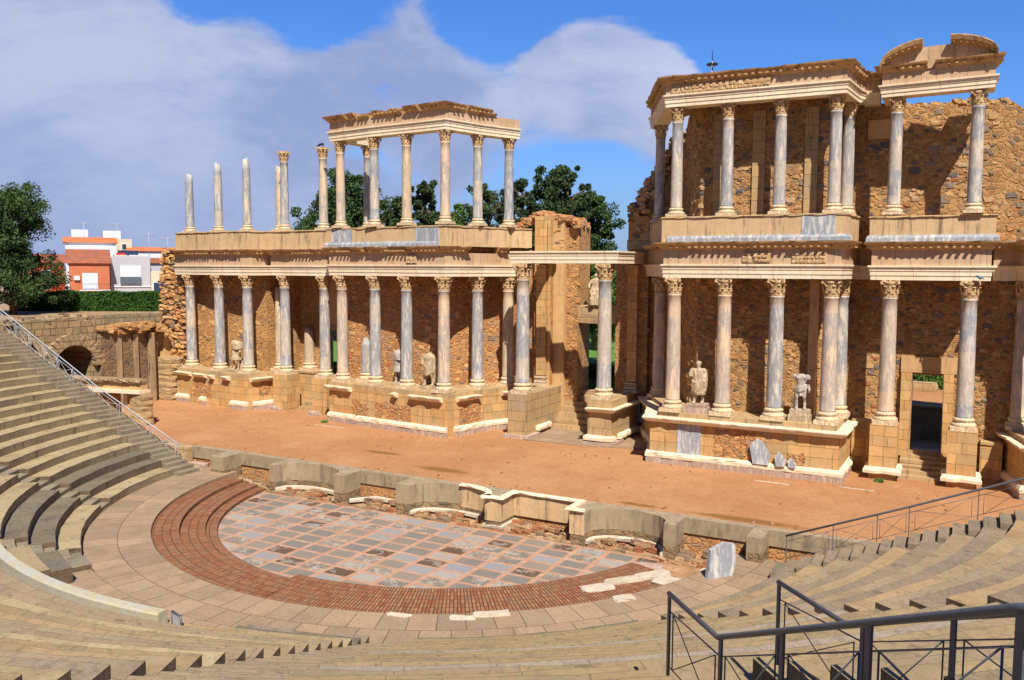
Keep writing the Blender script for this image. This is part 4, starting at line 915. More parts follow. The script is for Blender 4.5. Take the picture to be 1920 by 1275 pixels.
for i in range(150):
    f=rn.random(); x=2.35+2.9*f; zt=13.6+f*4.0+(.2 if f<.1 else 0); rock(m,(x+rn.uniform(-.1,.1),5.05-.1*(x-2.3)+rn.choice([0,0,.3,.7]),zt-rn.random()**2*2.2*rn.choice([0,1])+rn.uniform(-.1,.15)),(rn.uniform(.25,.5),.4,rn.uniform(.18,.34)),i+400,rn.uniform(-.4,.4),.22,1)
m.build('climbing_stones','wall_stones_upper',RP)
studs(LP,[(-3.5,4.9),(-2.45,4.9)],4.3,10.6,7,'wall_stones',71); studs(RP,[(2.3,4.9),(3.5,4.9)],4.3,11.4,7,'wall_stones',72,None); studs(LP,[(-2.4,5.25),(-1.75,5.25)],10.9,13.2,9,'wall_stones',73,None,'upper_stones'); studs(LP,[(-1.75,5.6),(-1.0,5.6)],2.5,12.8,6,'wall_stones',74,None,'jamb_stones')
o=thing('door_lintel','heavy weathered stone lintel of the central doorway','lintel',(0,5.8,7.3)); m=MB(); rock(m,(0.1,6.2,7.85),(3.6,1.2,1.05),5,0,.03,3); m.build('block','ashlar_grey',o)
# ------------------------------------------------------------ entablatures
def entab(label,path,z,fr_ends=True,frieze=True,cornice=True,cor_paths=None,plinth=None,parapet=None,upper=False,depth=.40,slab=None,panels=(),rag=.10,archm='white_marble',cap_step=None,mod=True,hs=(.64,.66,.36),oh=.22):
    o=thing('entablature',label,'entablature',(path[0][0],path[0][1],z),'stone entablatures resting on columns'); h1,h2,h3=hs
    m=MB(); d=depth; k=h1/.64
    m.sweep(path,[(-d,z),(d-.05,z),(d-.05,z+.18*k),(d-.02,z+.20*k),(d-.02,z+.38*k),(d+.01,z+.40*k),(d+.01,z+.52*k),(d+.08,z+.56*k),(d+.08,z+h1),(-d,z+h1)]); m.build('architrave',archm,o)
    if frieze:
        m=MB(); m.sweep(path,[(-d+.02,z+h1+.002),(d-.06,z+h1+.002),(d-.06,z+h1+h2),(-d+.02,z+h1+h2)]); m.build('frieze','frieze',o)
    zc=z+h1+h2
    if cornice:
        for cp in (cor_paths or [path]):
            rnd=random.Random(int(cp[0][0]*10)); st=[0]
            def jit(i,l):
                if rnd.random()<.3: st[0]=rnd.choice([0,0,-.05,-.12,-.3*rag/.1])
                b=min(0,st[0]+rnd.uniform(-.05,.03)); return {4:(b,0),5:(b,rnd.uniform(-.02,.02)),6:(b,rnd.uniform(-.03,.02))}
            m=MB(); m.sweep(cp,[(-d+.02,zc+.003),(d-.02,zc+.003),(d+.08,zc+.1),(d+.12,zc+.14),(d+.50-oh,zc+.18),(d+.62-oh,zc+h3-.06),(d+.64-oh,zc+h3),(-d+.02,zc+h3)],step=.3,jit=jit)
            if mod:
                P=[Vector(p) for p in cp]
                for a,b in zip(P,P[1:]):
                    L=(b-a).length; dr=(b-a)/L; nn=Vector((dr.y,-dr.x)); n=int(L/.30)
                    for i in range(n):
                        p=a+dr*(.2+i*.30); q=p+nn*(d+.27-oh*.6); ang=math.atan2(dr.y,dr.x)
                        m.box(q.x-.06,q.x+.06,q.y-.11,q.y+.11,zc+.085,zc+.165,rot=ang,c=(q.x,q.y))
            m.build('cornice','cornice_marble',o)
    zt=zc+(h3 if cornice else 0)
    if slab: m=MB(); m.prism(slab,z+.35,zt-.02); m.build('floor_slab','rubble',o)
    if plinth:
        for pp in plinth: m=MB(); m.sweep(pp,[(-.2,zt+.004),(d+.20,zt+.004),(d+.20,zt+.16),(d+.12,zt+.28),(-.2,zt+.28)],step=.4,jit=lambda i,l:{1:(random.uniform(-.03,0),0),2:(random.uniform(-.04,0),0)}); m.build('marble_plinth','blue_marble',o)
    if parapet:
        pz=zt+.004
        for pp in parapet: 
            m=MB(); m.sweep(pp,[(-.35,pz),(d+.05,pz),(d+.05,12.76-(.03 if z<10.05 else 0)+(.1 if z>10.1 else 0)),(-.35,12.76-(.03 if z<10.05 else 0)+(.1 if z>10.1 else 0))]); m.build('parapet','parapet',o)
            zz=12.765-(.03 if z<10.05 else 0)+(.1 if z>10.1 else 0)
            m=MB(); m.sweep(pp,[(-.4,zz),(d+.11,zz),(d+.12,zz+.04),(d+.08,zz+.085),(-.4,zz+.085)],step=.3,jit=lambda i,l:{1:(random.uniform(-.04,.01),0),2:(random.uniform(-.04,.01),0)}); m.build('capping','ashlar_grey',o)
        if slab: m=MB(); m.prism([(x*1.0,y+.25) for x,y in slab],zt-.01,12.72); m.build('upper_floor','rubble',o)
    for (pa,pb,za,zb) in panels:
        m=MB(); m.sweep([pa,pb],[(d+.051,za),(d+.075,za),(d+.075,zb),(d+.051,zb)]); m.build('marble_panel','blue_marble',o)
    return o
E1=[(-29.0,1.3),(-28.15,1.2),(-24.9,.73),(-21.95,.6),(-21.45,2.75)]
entab('left lower entablature above the three leftmost columns',[(-29.3,1.32)]+E1[1:],9.97,cor_paths=[[(-29.3,1.32)]+E1[1:4]+[(-21.5,2.3)]],parapet=[[(-29.0,1.3)]+E1[1:4]+[(-21.5,2.4)]],slab=[(-29.2,1.4),(-21.9,.8),(-21.2,2.7),(-20.9,4.4),(-29.2,4.4)],rag=.15)
EH=[(-20.5,4.0),(-20.5,1.7),(-20.0,1.7),(-16.45,1.4),(-15.95,1.4),(-15.95,4.0)]
entab('projecting lower entablature over the left doorway',EH,9.98,cor_paths=[EH],parapet=[EH],slab=[(-20.4,2.0),(-16.1,1.7),(-16.1,4.4),(-20.4,4.4)],rag=.15)
E2=[(-14.6,3.6),(-14.55,.35),(-14.1,.3),(-11.4,-.05),(-9.0,-.3),(-6.2,-.68),(-5.55,1.85),(-4.72,3.9),(-4.0,5.0)]
entab('middle left lower entablature above the four front columns',E2,10.04,cor_paths=[E2[:6]+[(-5.85,.6)],[(-5.2,2.9),(-4.9,3.5)]],plinth=[E2[:6]],parapet=[E2],slab=[(-14.4,.6),(-6.4,-.4),(-5.8,1.9),(-5,3.9),(-4.4,5.0),(-4.6,5.9),(-14.4,5.0)],panels=[((-14.5,.345),(-12.75,.13),11.99,12.75),((-7.9,-.45),(-6.2,-.68),11.99,12.75)],rag=.1)
E3=[(3.6,5.2),(4.55,3.9),(5.5,1.9),(6.5,-.6),(13.9,-.6),(14.1,1.75),(14.3,2.6)]
o3=entab('right lower entablature with carved frieze pieces, above the right podium columns',E3,10.11,cor_paths=[[(4.0,4.6),(4.55,3.9),(5.5,1.9),(6.5,-.6),(13.9,-.6),(14.1,2.2)]],plinth=[[(6.5,-.6),(13.9,-.6),(13.95,.1)]],parapet=[[(4.2,4.3),(4.55,3.9),(5.5,1.9),(6.5,-.6),(13.95,-.6),(14.1,2.0)]],slab=[(4.7,4.5),(6.0,1.9),(6.8,-.3),(13.6,-.3),(13.9,2.2),(13.9,2.9),(8,2.2),(5.4,5.0)],panels=[((12.55,-.6),(13.94,-.6),12.06,12.85)],rag=.04)
# carved scroll reliefs on friezes
def relief(par,x0,x1,y,z0,z1,seed,th=.06):
    m=MB(); m.box(x0,x1,y-.02,y+.02,z0,z1); rn=random.Random(seed); n=int((x1-x0)/.16)
    for i in range(n):
        for j in range(max(1,int((z1-z0)/.16))):
            cx=x0+.08+i*.16; cz=z0+.08+j*.16
            m.lathe([(.001,0),(.05,.005),(.065,.02),(.05,.04),(.02,.05),(.001,.05)],7,(0,0,0)) if False else rock(m,(cx+rn.uniform(-.03,.03),y-.03,cz+rn.uniform(-.03,.03)),(.12,th,.11),rn.random()*50,0,.2,1)
    return m.build('carved_relief','capital_marble',par)
relief(o3,10.0,10.45,-.97,10.82,11.3,1); relief(o3,10.5,11.25,-.99,10.85,11.25,2,.09); relief(o3,12.15,13.6,-.96,10.80,11.4,3,.05)
o2=[c for c in bpy.data.objects if c.get('label','').startswith('middle left lower entab')][0]
relief(o2,-8.6,-7.9,-.86,10.75,11.2,5)
EH3=[(15.6,3.4),(15.6,1.0),(19.55,1.0),(19.55,3.4)]
entab('projecting lower entablature over the right doorway',EH3,10.08,plinth=[[(15.6,1.9),(15.6,1.0),(19.55,1.0),(19.55,1.9)]],parapet=[EH3],slab=[(15.8,1.3),(19.35,1.3),(19.35,2.9),(15.8,2.9)],rag=.05)
entab('recessed entablature strip left of the right doorway projection',[(14.3,2.55),(15.15,2.55)],10.08,parapet=None,slab=None,rag=.03,depth=.3)
entab('recessed entablature strip right of the right doorway projection',[(20.0,2.55),(21.0,2.55)],10.08,slab=None,rag=.03,depth=.3)
entab('lower entablature running out of the right frame edge',[(21.05,3.4),(21.7,.5),(29,.5)],10.08,plinth=None,parapet=None,slab=[(21.3,3),(21.9,.8),(29,.8),(29,3.2)],rag=.03)
# central white beam
o=entab('white marble beam over the two tall central columns',[(-2.95,1.25),(-2.37,1.25),(2.35,1.6),(2.75,1.62),(2.9,5.2)],10.79,frieze=False,cornice=False,depth=.42)
entab('short beam from the left tall central column back to the pier',[(-2.42,5.0),(-2.42,1.72)],10.80,frieze=False,cornice=False,depth=.36)
# rubble patches where the ashlar facing of the podiums is lost
def patch(par,x0,y0,x1,y1,za,zb,sd):
    a=Vector((x0,y0)); b=Vector((x1,y1)); m=MB(); m.sweep([(x0,y0),(x1,y1)],[(-.01,za),(.012,za),(.012,zb),(-.01,zb)],step=.25,jit=lambda i,l:{1:(0,random.uniform(-.12,.12)),2:(0,random.uniform(-.12,.12))}); m.build('rubble_patch','rubble_red',par)
    studs(par,[(x0,y0),(x1,y1)],za+.08,zb-.05,26,'wall_stones',sd,None,'patch_stones',.62)
P1=[c for c in bpy.data.objects if c.get('label','').startswith('far left stone podium')][0]; P2=[c for c in bpy.data.objects if c.get('label','').startswith('middle left stone podium')][0]; P3=[c for c in bpy.data.objects if c.get('label','').startswith('right stone podium with')][0]
patch(P1,-27.2,.40,-25.2,.16,1.75,2.7,51); patch(P1,-21.45,.75,-21.1,2.1,2.1,3.1,52)
patch(P2,-12.9,-.41,-11.6,-.59,1.8,2.6,53); patch(P2,-11.0,-.655,-8.3,-.93,1.75,2.75,54); patch(P2,-5.45,-.35,-5.1,1.35,1.9,2.9,55)
patch(P3,9.0,-1.2,11.2,-1.2,1.85,3.15,56); patch(P3,12.3,-1.2,13.0,-1.2,1.8,2.3,57)
# upper entablatures
U2=[(-13.75,3.0),(-14.15,.12),(-14.0,.1),(-11.2,-.3),(-8.85,-.45),(-6.15,-.68),(-5.45,1.6),(-4.35,4.05)]
ou=entab('upper left entablature with broken cornice, on six slender columns',U2,17.9,cor_paths=[[(-14.12,.5),(-14.15,.12),(-13.0,-.03)],[(-12.85,-.06),(-12.2,-.15)],[(-12.1,-.17),(-11.2,-.3)],[(-10.9,-.32),(-8.85,-.45)],[(-8.6,-.47),(-7.6,-.56)],[(-7.45,-.58),(-6.15,-.68),(-5.85,.35)],[(-5.8,.5),(-5.4,1.7),(-5.05,2.5)]],hs=(.55,.52,.34),rag=.2,oh=.3)
U3=[(3.9,4.7),(4.4,3.9),(5.3,1.9),(6.45,-.6),(13.85,-.45),(14.05,1.75),(14.3,2.6)]
o4=entab('upper right entablature with long sloping cornice',U3,18.03,hs=(.55,.46,.34),rag=.05,oh=.28,slab=[(4.9,4.3),(5.8,1.9),(6.8,-.3),(13.6,-.1),(13.9,2.9),(8,2.2)])
relief(o4,6.5,11.0,-.97,18.60,18.95,8,.05)
entab('short upper entablature on the wall between colonnade and pediment',[(14.5,2.55),(15.2,2.55)],18.0,depth=.3,hs=(.5,.55,.3),rag=.06)
UP=[(15.75,2.9),(15.75,.95),(19.35,.72),(19.35,1.6)]
o5=entab('entablature under the broken curved pediment',UP,17.96,hs=(.50,.50,.30),oh=.36,cor_paths=[[(15.75,2.9),(15.75,.95),(17.2,.86)],[(17.5,.84),(19.35,.72),(19.35,1.6)]],rag=.1)
# curved pediment
o=thing('curved_pediment','broken curved pediment crowning the right doorway bay','pediment',(17.55,.85,19.32))
def arcz(x): 
    t_=(x-17.55)/2.2; return 19.20+.93*math.sqrt(max(0,1-t_*t_*.98)) if abs(t_)<1 else 19.20
m=MB(); xs=[15.55+i*.22 for i in range(19)]; 
topz=[min(arcz(x)-.22,19.88) for x in xs]; yw=lambda x:.55-(x-15.6)*.06
vs=[]
for x,zt in zip(xs,topz): zt=max(zt,19.27); vs+=[(x,yw(x),18.975),(x,yw(x),zt),(x,yw(x)+.5,zt),(x,yw(x)+.5,18.975)]
fs=[]
for i in range(len(xs)-1):
    a=4*i;b=a+4; fs+=[(a,b,b+1,a+1),(a+1,b+1,b+2,a+2),(a+2,b+2,b+3,a+3)]
fs+=[(0,1,2,3),(4*(len(xs)-1)+3,4*(len(xs)-1)+2,4*(len(xs)-1)+1,4*(len(xs)-1))]
m.add(vs,fs); m.build('tympanum','frieze',o)
for lab,(xa,xb) in (('left',(15.32,16.95)),('right',(18.0,19.74))):
    n=14; m=MB(); vs=[];
    for i in range(n+1):
        x=xa+(xb-xa)*i/n; z=arcz(x)
        for dy,dz in ((.5,-.26),(-.1,-.26),(-.16,-.2),(-.38,-.12),(-.44,.04+random.uniform(-.03,.03)),(-.42,.08),(.5,.08)): vs.append((x,yw(x)+dy,z+dz))
    fs=[]
    for i in range(n):
        for q in range(7): r_=(q+1)%7; fs.append((i*7+q,(i+1)*7+q,(i+1)*7+r_,i*7+r_))
    fs+=[tuple(range(7)),tuple(n*7+q for q in range(6,-1,-1))]
    m.add(vs,fs)
    for i in range(int((xb-xa)/.24)):
        x=xa+.15+i*.24; z=arcz(x); m.box(x-.035,x+.035,yw(x)-.34,yw(x)-.1,z-.22,z-.15)
    m.build('arc_cornice','cornice_marble',o)
# ------------------------------------------------------------ statues
def remesh(mb,name,mt,parent,vox=.03,sm=True):
    ob=mb.build('tmp',mt,parent); md=ob.modifiers.new('r','REMESH'); md.mode='VOXEL'; md.voxel_size=vox; md.use_smooth_shade=sm
    bpy.context.view_layer.update(); dg=bpy.context.evaluated_depsgraph_get(); me=bpy.data.meshes.new_from_object(ob.evaluated_get(dg)); og=ORG[ob.name]
    bpy.data.objects.remove(ob); me.name=name; me.materials.clear(); me.materials.append(MATS[mt]); o=bpy.data.objects.new(name,me); COL.objects.link(o); o.parent=parent; ORG[o.name]=og; return o
def loft(m,secs,seg=28,fold=0,nf=9,tw=0):   # secs: (z, rx, ry, cx, cy)
    vs=[]
    for k,(z,rx,ry,cx,cy) in enumerate(secs):
        for i in range(seg*2):
            a=PI*i/seg; f=1+fold*sin(nf*a+tw*z*3+k*.15); vs.append((cx+rx*f*cos(a),cy+ry*f*sin(a),z))
    n=seg*2; fs=[(k*n+i,k*n+(i+1)%n,(k+1)*n+(i+1)%n,(k+1)*n+i) for k in range(len(secs)-1) for i in range(n)]
    fs+=[tuple(range(n-1,-1,-1)),tuple((len(secs)-1)*n+i for i in range(n))]; m.add(vs,fs); return m
def leg(m,x,y,z0,z1,kx=0,ky=-.05,s=1):
    m.tube([(x,y,z0),(x,y,z0+.06*s),(x+.0,y+.02,z0+.25*s),(x+kx*.5,y+ky*.3,z0+.45*s),(x+kx,y+ky,z0+.55*s),(x+kx*.8,y,z1)],[.05*s,.05*s,.078*s,.06*s,.075*s,.11*s],10)
    rock(m,(x,y-.09*s,z0+.045*s),(.13*s,.32*s,.10*s),1,0,.03,1)
def statue(label,x,y,z,H,rz,mt,fn,plinth=(.5,.4,.16),pm='ashlar_grey',extra=None):
    o=thing('marble_statue',label,'statue',(x,y,z)); 
    m=MB(); w,d,h=plinth; m.box(x-w,x+w,y-d,y+d,z,z+h,jit=.015); 
    if extra: m.box(x-w*1.15,x+w*1.15,y-d*1.15,y+d*1.15,z-extra,z-.001)
    m.build('plinth',pm,o)
    mb=MB(); fn(mb)
    mb.v=[(x+(a*cos(rz)-b*sin(rz))*H,y+(a*sin(rz)+b*cos(rz))*H,z+h+c*H) for a,b,c in mb.v]
    remesh(mb,'figure',mt,o,.022)
    return o
def f_bearded(m):   # unit height figure, faces -y
    leg(m,-.09,-.02,0,.5,0,-.03,.55); leg(m,.10,.05,0,.5,.02,-.02,.55)
    loft(m,[(.21,.15,.105,.02,0),(.26,.17,.12,.01,0),(.40,.165,.12,0,0),(.52,.15,.11,0,0),(.64,.14,.10,0,0),(.74,.155,.10,0,0),(.81,.165,.09,0,0),(.845,.10,.07,0,0),(.86,.05,.05,0,0)],fold=.05,nf=11,tw=2)
    for k in range(6): # diagonal mantle folds
        a=k*.045; m.tube([(-.16,-.05,.56-a),(-.05,-.13,.50-a),(.08,-.125,.56-a*.7),(.15,-.06,.70-a*.4)],[.012,.018,.018,.012],6)
    m.tube([(.10,.0,.82),(.145,-.02,.80),(.175,.0,.68),(.17,-.04,.56),(.13,-.10,.53)],[.05,.055,.048,.038,.028],10)   # left arm under cloth
    loft(m,[(.30,.035,.05,.165,-.03),(.45,.05,.07,.165,-.03),(.60,.05,.065,.17,-.01),(.80,.045,.055,.15,0)],fold=.12,nf=5)
    m.tube([(-.10,.0,.82),(-.15,0,.79),(-.19,-.02,.69),(-.18,-.04,.64)],[.05,.06,.058,.05],10)  # right arm broken below sleeve
    m.tube([(0,0,.85),(0,-.01,.89)],[.05,.045],10)
    m.lathe([(.001,-.075),(.035,-.06),(.055,-.02),(.06,.02),(.052,.06),(.03,.08),(.001,.085)],14,(-.005,-.01,.935),sy=1.15)
    m.lathe([(.001,0),(.03,.0),(.04,.04),(.03,.07),(.001,.08)],10,(-.005,-.045,.865))  # beard
    rock(m,(-.005,-.08,.935),(.018,.035,.04),1,0,.02,1); m.lathe([(.055,0),(.07,.02),(.066,.05),(.05,.08),(.001,.09)],12,(0,0,.94)) # hair
    for s in (-1,1): rock(m,(.022*s-.005,-.066,.948),(.02,.014,.012),1,0,.02,1)
    m.tube([(-.17,.08,0),(-.17,.08,.28)],[.06,.045],8)
def f_torso(m):
    leg(m,-.11,0,0,.62,.0,-.03,.62); leg(m,.11,-.02,0,.62,-.02,-.05,.62)
    loft(m,[(.56,.125,.09,0,0),(.64,.13,.095,0,0),(.72,.12,.085,0,0),(.80,.14,.095,0,0),(.90,.165,.10,0,0),(.96,.16,.085,0,0),(.985,.08,.06,0,0),(1.0,.05,.045,0,0)])
    for s in (-1,1):
        rock(m,(.065*s,-.08,.895),(.12,.05,.08),2,0,.03,2); m.tube([(.13*s,0,.95),(.19*s,0,.92),(.20*s,-.01,.84+(.05 if s<0 else 0))],[.05,.055,.045],10)
    for k in range(3): 
        for s in (-1,1): rock(m,(.03*s,-.078,.80-.055*k),(.05,.03,.045),3,0,.03,1)
    for k in range(5): m.tube([(-.16,-.02,.60-.02*k),(-.06,-.11,.63-.03*k),(.08,-.11,.66-.03*k),(.16,-.03,.70-.02*k)],[.022]*4,7)
    loft(m,[(.38,.05,.05,0,-.06),(.46,.09,.07,0,-.03),(.56,.14,.10,0,0),(.63,.15,.11,0,0)],fold=.12,nf=8,tw=3)
    m.tube([(.20,.02,.70),(.22,0,.55),(.20,.02,.45)],[.03,.035,.02],8); m.tube([(-.13,.1,0),(-.12,.1,.5)],[.07,.05],8)
def f_tunic(m):
    leg(m,-.10,.04,0,.42,0,0,.55); leg(m,.06,-.03,0,.42,.02,-.02,.55)
    loft(m,[(.32,.17,.13,0,0),(.36,.165,.125,0,0),(.46,.145,.11,0,0),(.50,.135,.10,0,0),(.60,.145,.105,0,0),(.72,.155,.11,0,0),(.78,.15,.10,0,0)],fold=.05,nf=12)
    loft(m,[(.70,.14,.12,0,0),(.78,.19,.15,.03,-.02),(.88,.19,.15,.03,-.03),(.95,.13,.12,0,-.02),(.99,.05,.05,-.03,0)],fold=.05,nf=10,tw=2)
    for k in range(5): m.tube([(-.15,-.06,.92-.05*k),(0,-.17,.84-.035*k),(.14,-.15,.90-.05*k),(.24,-.10,.88-.03*k)],[.014,.02,.02,.014],6)
    m.tube([(.12,-.05,.76),(.14,-.12,.62),(.12,-.18,.58)],[.05,.04,.03],8); m.tube([(.16,.1,0),(.16,.1,.3)],[.09,.07],8)
def f_draped(m):
    leg(m,-.14,.0,0,.45,.06,-.02,.55); leg(m,.12,-.04,0,.45,-.04,-.03,.6)
    loft(m,[(.30,.05,.05,-.06,-.06),(.38,.12,.09,-.03,-.03),(.48,.17,.12,0,0),(.60,.17,.12,0,0),(.74,.16,.11,0,0),(.86,.19,.12,.0,0),(.92,.17,.10,.0,0),(.97,.10,.08,0,0),(1.0,.04,.04,.02,0)],fold=.06,nf=10,tw=4)
    for k in range(7): m.tube([(-.16,-.06,.62-.045*k),(-.03,-.15,.56-.04*k),(.10,-.13,.70-.05*k),(.14,-.05,.92-.03*k)],[.013,.018,.018,.013],6)
    loft(m,[(.05,.06,.06,.20,.06),(.3,.08,.07,.19,.05),(.6,.07,.07,.19,.03),(.85,.06,.06,.16,0)],fold=.15,nf=6)
    m.tube([(-.14,0,.9),(-.21,-.02,.78),(-.19,-.08,.64)],[.055,.05,.04],8); m.tube([(-.20,.1,0),(-.12,.1,.45)],[.07,.08],8)
def f_seated(m):
    loft(m,[(0,.24,.22,0,-.05),(.12,.23,.21,0,-.05),(.30,.22,.24,0,-.06),(.42,.20,.22,0,-.03),(.50,.17,.14,0,.04),(.62,.14,.11,0,.06),(.76,.15,.11,0,.06),(.84,.17,.10,0,.06),(.88,.08,.07,0,.06),(.92,.05,.05,0,.05)],fold=.07,nf=12)
    for s in (-1,1): m.tube([(.08*s,.04,.42),(.11*s,-.20,.44),(.11*s,-.26,.22),(.10*s,-.27,0)],[.10,.10,.085,.09],10)
    for k in range(6): m.tube([(-.15,-.26,.40-.06*k),(0,-.31,.33-.06*k),(.15,-.26,.40-.06*k)],[.014,.02,.014],6)
    m.lathe([(.001,-.07),(.05,-.04),(.062,.01),(.05,.06),(.001,.08)],12,(0,.03,.97),sy=1.1)
    for s in (-1,1): m.tube([(.14*s,.05,.82),(.22*s,0,.66),(.20*s,-.12,.56)],[.05,.045,.035],8)
statue('bearded standing figure in tunic and mantle on the right podium',7.95,-.45,4.0,1.98,R(8),'statue_marble',f_bearded,(.48,.38,.14),'pink_marble',.30)
statue('headless bare chested figure with hip drapery on the right podium',12.62,-.3,4.0,1.62,R(10),'statue_grey',f_torso,(.42,.34,.22),'statue_marble',.30)
statue('headless tunic figure behind the columns at the far left',-23.7,1.0,3.57,2.0,R(35),'statue_marble',f_tunic,(.42,.36,.12),'statue_marble')
statue('headless short tunic figure left of the wavy veined column',-10.3,.75,3.64,1.95,R(30),'statue_grey',f_tunic,(.45,.36,.14),'statue_marble')
statue('headless fully draped figure right of the wavy veined column',-8.05,.55,3.64,1.9,R(15),'statue_marble',f_draped,(.5,.38,.12),'statue_marble')
statue('seated draped figure on the lintel of the central doorway',-.05,5.95,8.35,1.75,R(20),'statue_marble',f_seated,(.5,.4,.05),'statue_marble')
# leaning marble fragments on the right podium base
for (x,h,w,sd,l) in ((11.2,1.15,.75,1,'large leaning blue marble fragment at the foot of the right podium'),(12.05,.62,.4,2,'medium blue marble fragment beside the large leaning one'),(12.55,.42,.3,3,'smallest blue marble fragment at the foot of the right podium')):
    o=thing('marble_fragment',l,'marble fragment',(x,-1.4,ZS+.5),'marble fragments leaning on the right podium'); m=MB(); P=[(x-w*.5,0),(x+w*.4,0),(x+w*.5,h*.4),(x+w*.05,h*.85),(x-w*.35,h),(x-w*.75,h*.7)]
    P=[(x+(px-x),pz) for px,pz in P]; n=len(P); vs=[(a,-1.48+.1*b,ZS+.5+b) for a,b in P]+[(a,-1.36+.1*b,ZS+.5+b) for a,b in P]; m.add(vs,[tuple(range(n)),tuple(range(2*n-1,n-1,-1))]+[(i,(i+1)%n,n+(i+1)%n,n+i) for i in range(n)]); m.build('slab','blue_marble',o)
pod3=[c for c in bpy.data.objects if c.get('label','').startswith('right stone podium')][0]
m=MB(); m.box(7.2,8.35,-1.235,-1.203,ZS+.55,ZS+1.95,jit=.01); m.box(7.2,7.55,-1.235,-1.203,ZS+1.97,ZS+2.15); m.build('marble_panel','blue_marble',pod3)
# ------------------------------------------------------------ left parodos ruins
random.seed(31)
o=thing('vaulted_entrance','ruined side entrance wall with dark round arch','entrance arch',(-30.5,-8,1))
m=MB(); yc,rad,zs=-6.3,1.38,4.2; n=16
arc=[(yc-rad*cos(PI*i/n),zs+rad*sin(PI*i/n)) for i in range(n+1)]
x0=-30.2; vs=[];
outer=[(yc-3.6,7.3)]+[(yc-3.6+5.4*i/n,7.3-.5*max(0,i-10)/6+random.uniform(-.08,.08)) for i in range(1,n)]+[(yc+1.8,6.7)]
for (y,z),(y2,z2) in zip(arc,outer): vs+=[(x0,y,z),(x0,y2,z2),(x0-1.2,y2,z2)]
fs=[]
for i in range(n): a=3*i;b=a+3; fs+=[(a,a+1,b+1,b),(a+1,a+2,b+2,b+1)]
m.add(vs,fs)
m.box(x0-6,x0,yc-3.9,yc-rad,.8,zs+.01); m.box(x0-6,x0,yc+rad,yc+1.9,.8,zs+.01)
m.build('masonry','ruin_stone',o)
m=MB(); vs=[]
for y,z in arc: vs+=[(x0+.001,y,z),(x0-6,y,z)]
m.add(vs,[(2*i,2*i+2,2*i+3,2*i+1) for i in range(n)]); m.box(x0-6.3,x0-6,yc-2,yc+2,.8,7); m.build('vault','ruin_stone',o)
m=MB()
for i in range(n):
    a=PI*(i+.5)/n; y=yc-(rad+.36)*cos(a); z=zs+(rad+.36)*sin(a)
    bm_=MB(); rock(bm_,(0,0,0),(.35,.74,.33),i,0,.06,1)
    m.add([(x0+.12+vx,y+vy*-cos(a)-vz*sin(a),z+vy*sin(a)+vz*-cos(a)) for vx,vy,vz in bm_.v],bm_.f)
m.build('voussoirs','ruin_stone',o)
m=MB()
for i in range(70): rock(m,(x0-.5-random.random()*2,yc-3.8+5.6*random.random(),7.05+random.uniform(-.2,.25)),(1.0,.8,.4),i,random.uniform(-.5,.5),.2,1)
m.build('top_stones','ruin_stone',o)
o=rwall('ruined_wall','plastered ruined wall right of the dark arch',[(-29.9,-4.5),(-30.6,.4)],.9,.8,[6.4,6.1],'rubble_dark',.12,.3)
m=MB(); 
for y in (-3.3,-1.9,-.6): m.box(-30.15-.03*y*0,-29.98-(y+4.5)*.14+.12,y,y+.4,1,6.0,jit=.03)
m.build('pilaster','old_plaster',o)
m=MB()
for i in range(30): rock(m,(-30.5+random.uniform(-.3,.3),-4.4+4.9*random.random(),6.25+random.uniform(-.1,.35)),(.8,.7,.35),i,random.uniform(-.5,.5),.2,1)
rock(m,(-29.95,-4.4,6.5),(.5,.5,.3),3,0,.1,1)
m.build('top_stones','rubble',o)
m=MB(); m.box(-31.2,-30.75,.45,1.1,5.0,6.0,jit=.05); m.build('door_lintel','ruin_stone',o)
# stage side doorway of the side passage
o=thing('stone_doorframe','low stone door frame with weathered lintel at the left end of the stage','door frame',(-24.5,-6.7,ZS)); m=MB()
for i in range(5): rock(m,(-23.35+random.uniform(-.04,.04),-6.75,ZS+.2+i*.38),(1.1,.8,.44),i,0,.05,2)
m.build('right_pier','ashlar_grey',o); m=MB(); m.box(-24.4,-23.8,-6.9,-6.2,ZS-.1,3.1,jit=.03); m.build('jamb','plaster',o)
m=MB(); m.box(-26.3,-25.6,-7.3,-6.4,ZS-.1,3.05,jit=.03); m.box(-29.5,-27.0,-8,-7.2,ZS-.1,3.0,jit=.03); m.build('left_pier','rubble',o)
m=MB(); m.prism([(-29.2,-8.3),(-23.0,-7.2),(-23.0,-6.4),(-29.2,-7.4)],3.12,3.32); m.build('lintel_moulding','white_marble',o)
m=MB(); m.prism([(-29.0,-8.0),(-23.1,-6.95),(-23.1,-6.5),(-29.0,-7.5)],3.33,3.72); m.build('lintel_block','plaster',o)
m=MB()
for i in range(14): rock(m,(-28.8+i*.42,-8.0+i*.08+.2,3.82),(.55,.8,.22),i,.18,.1,1)
m.build('weathered_top','ruin_stone',o)
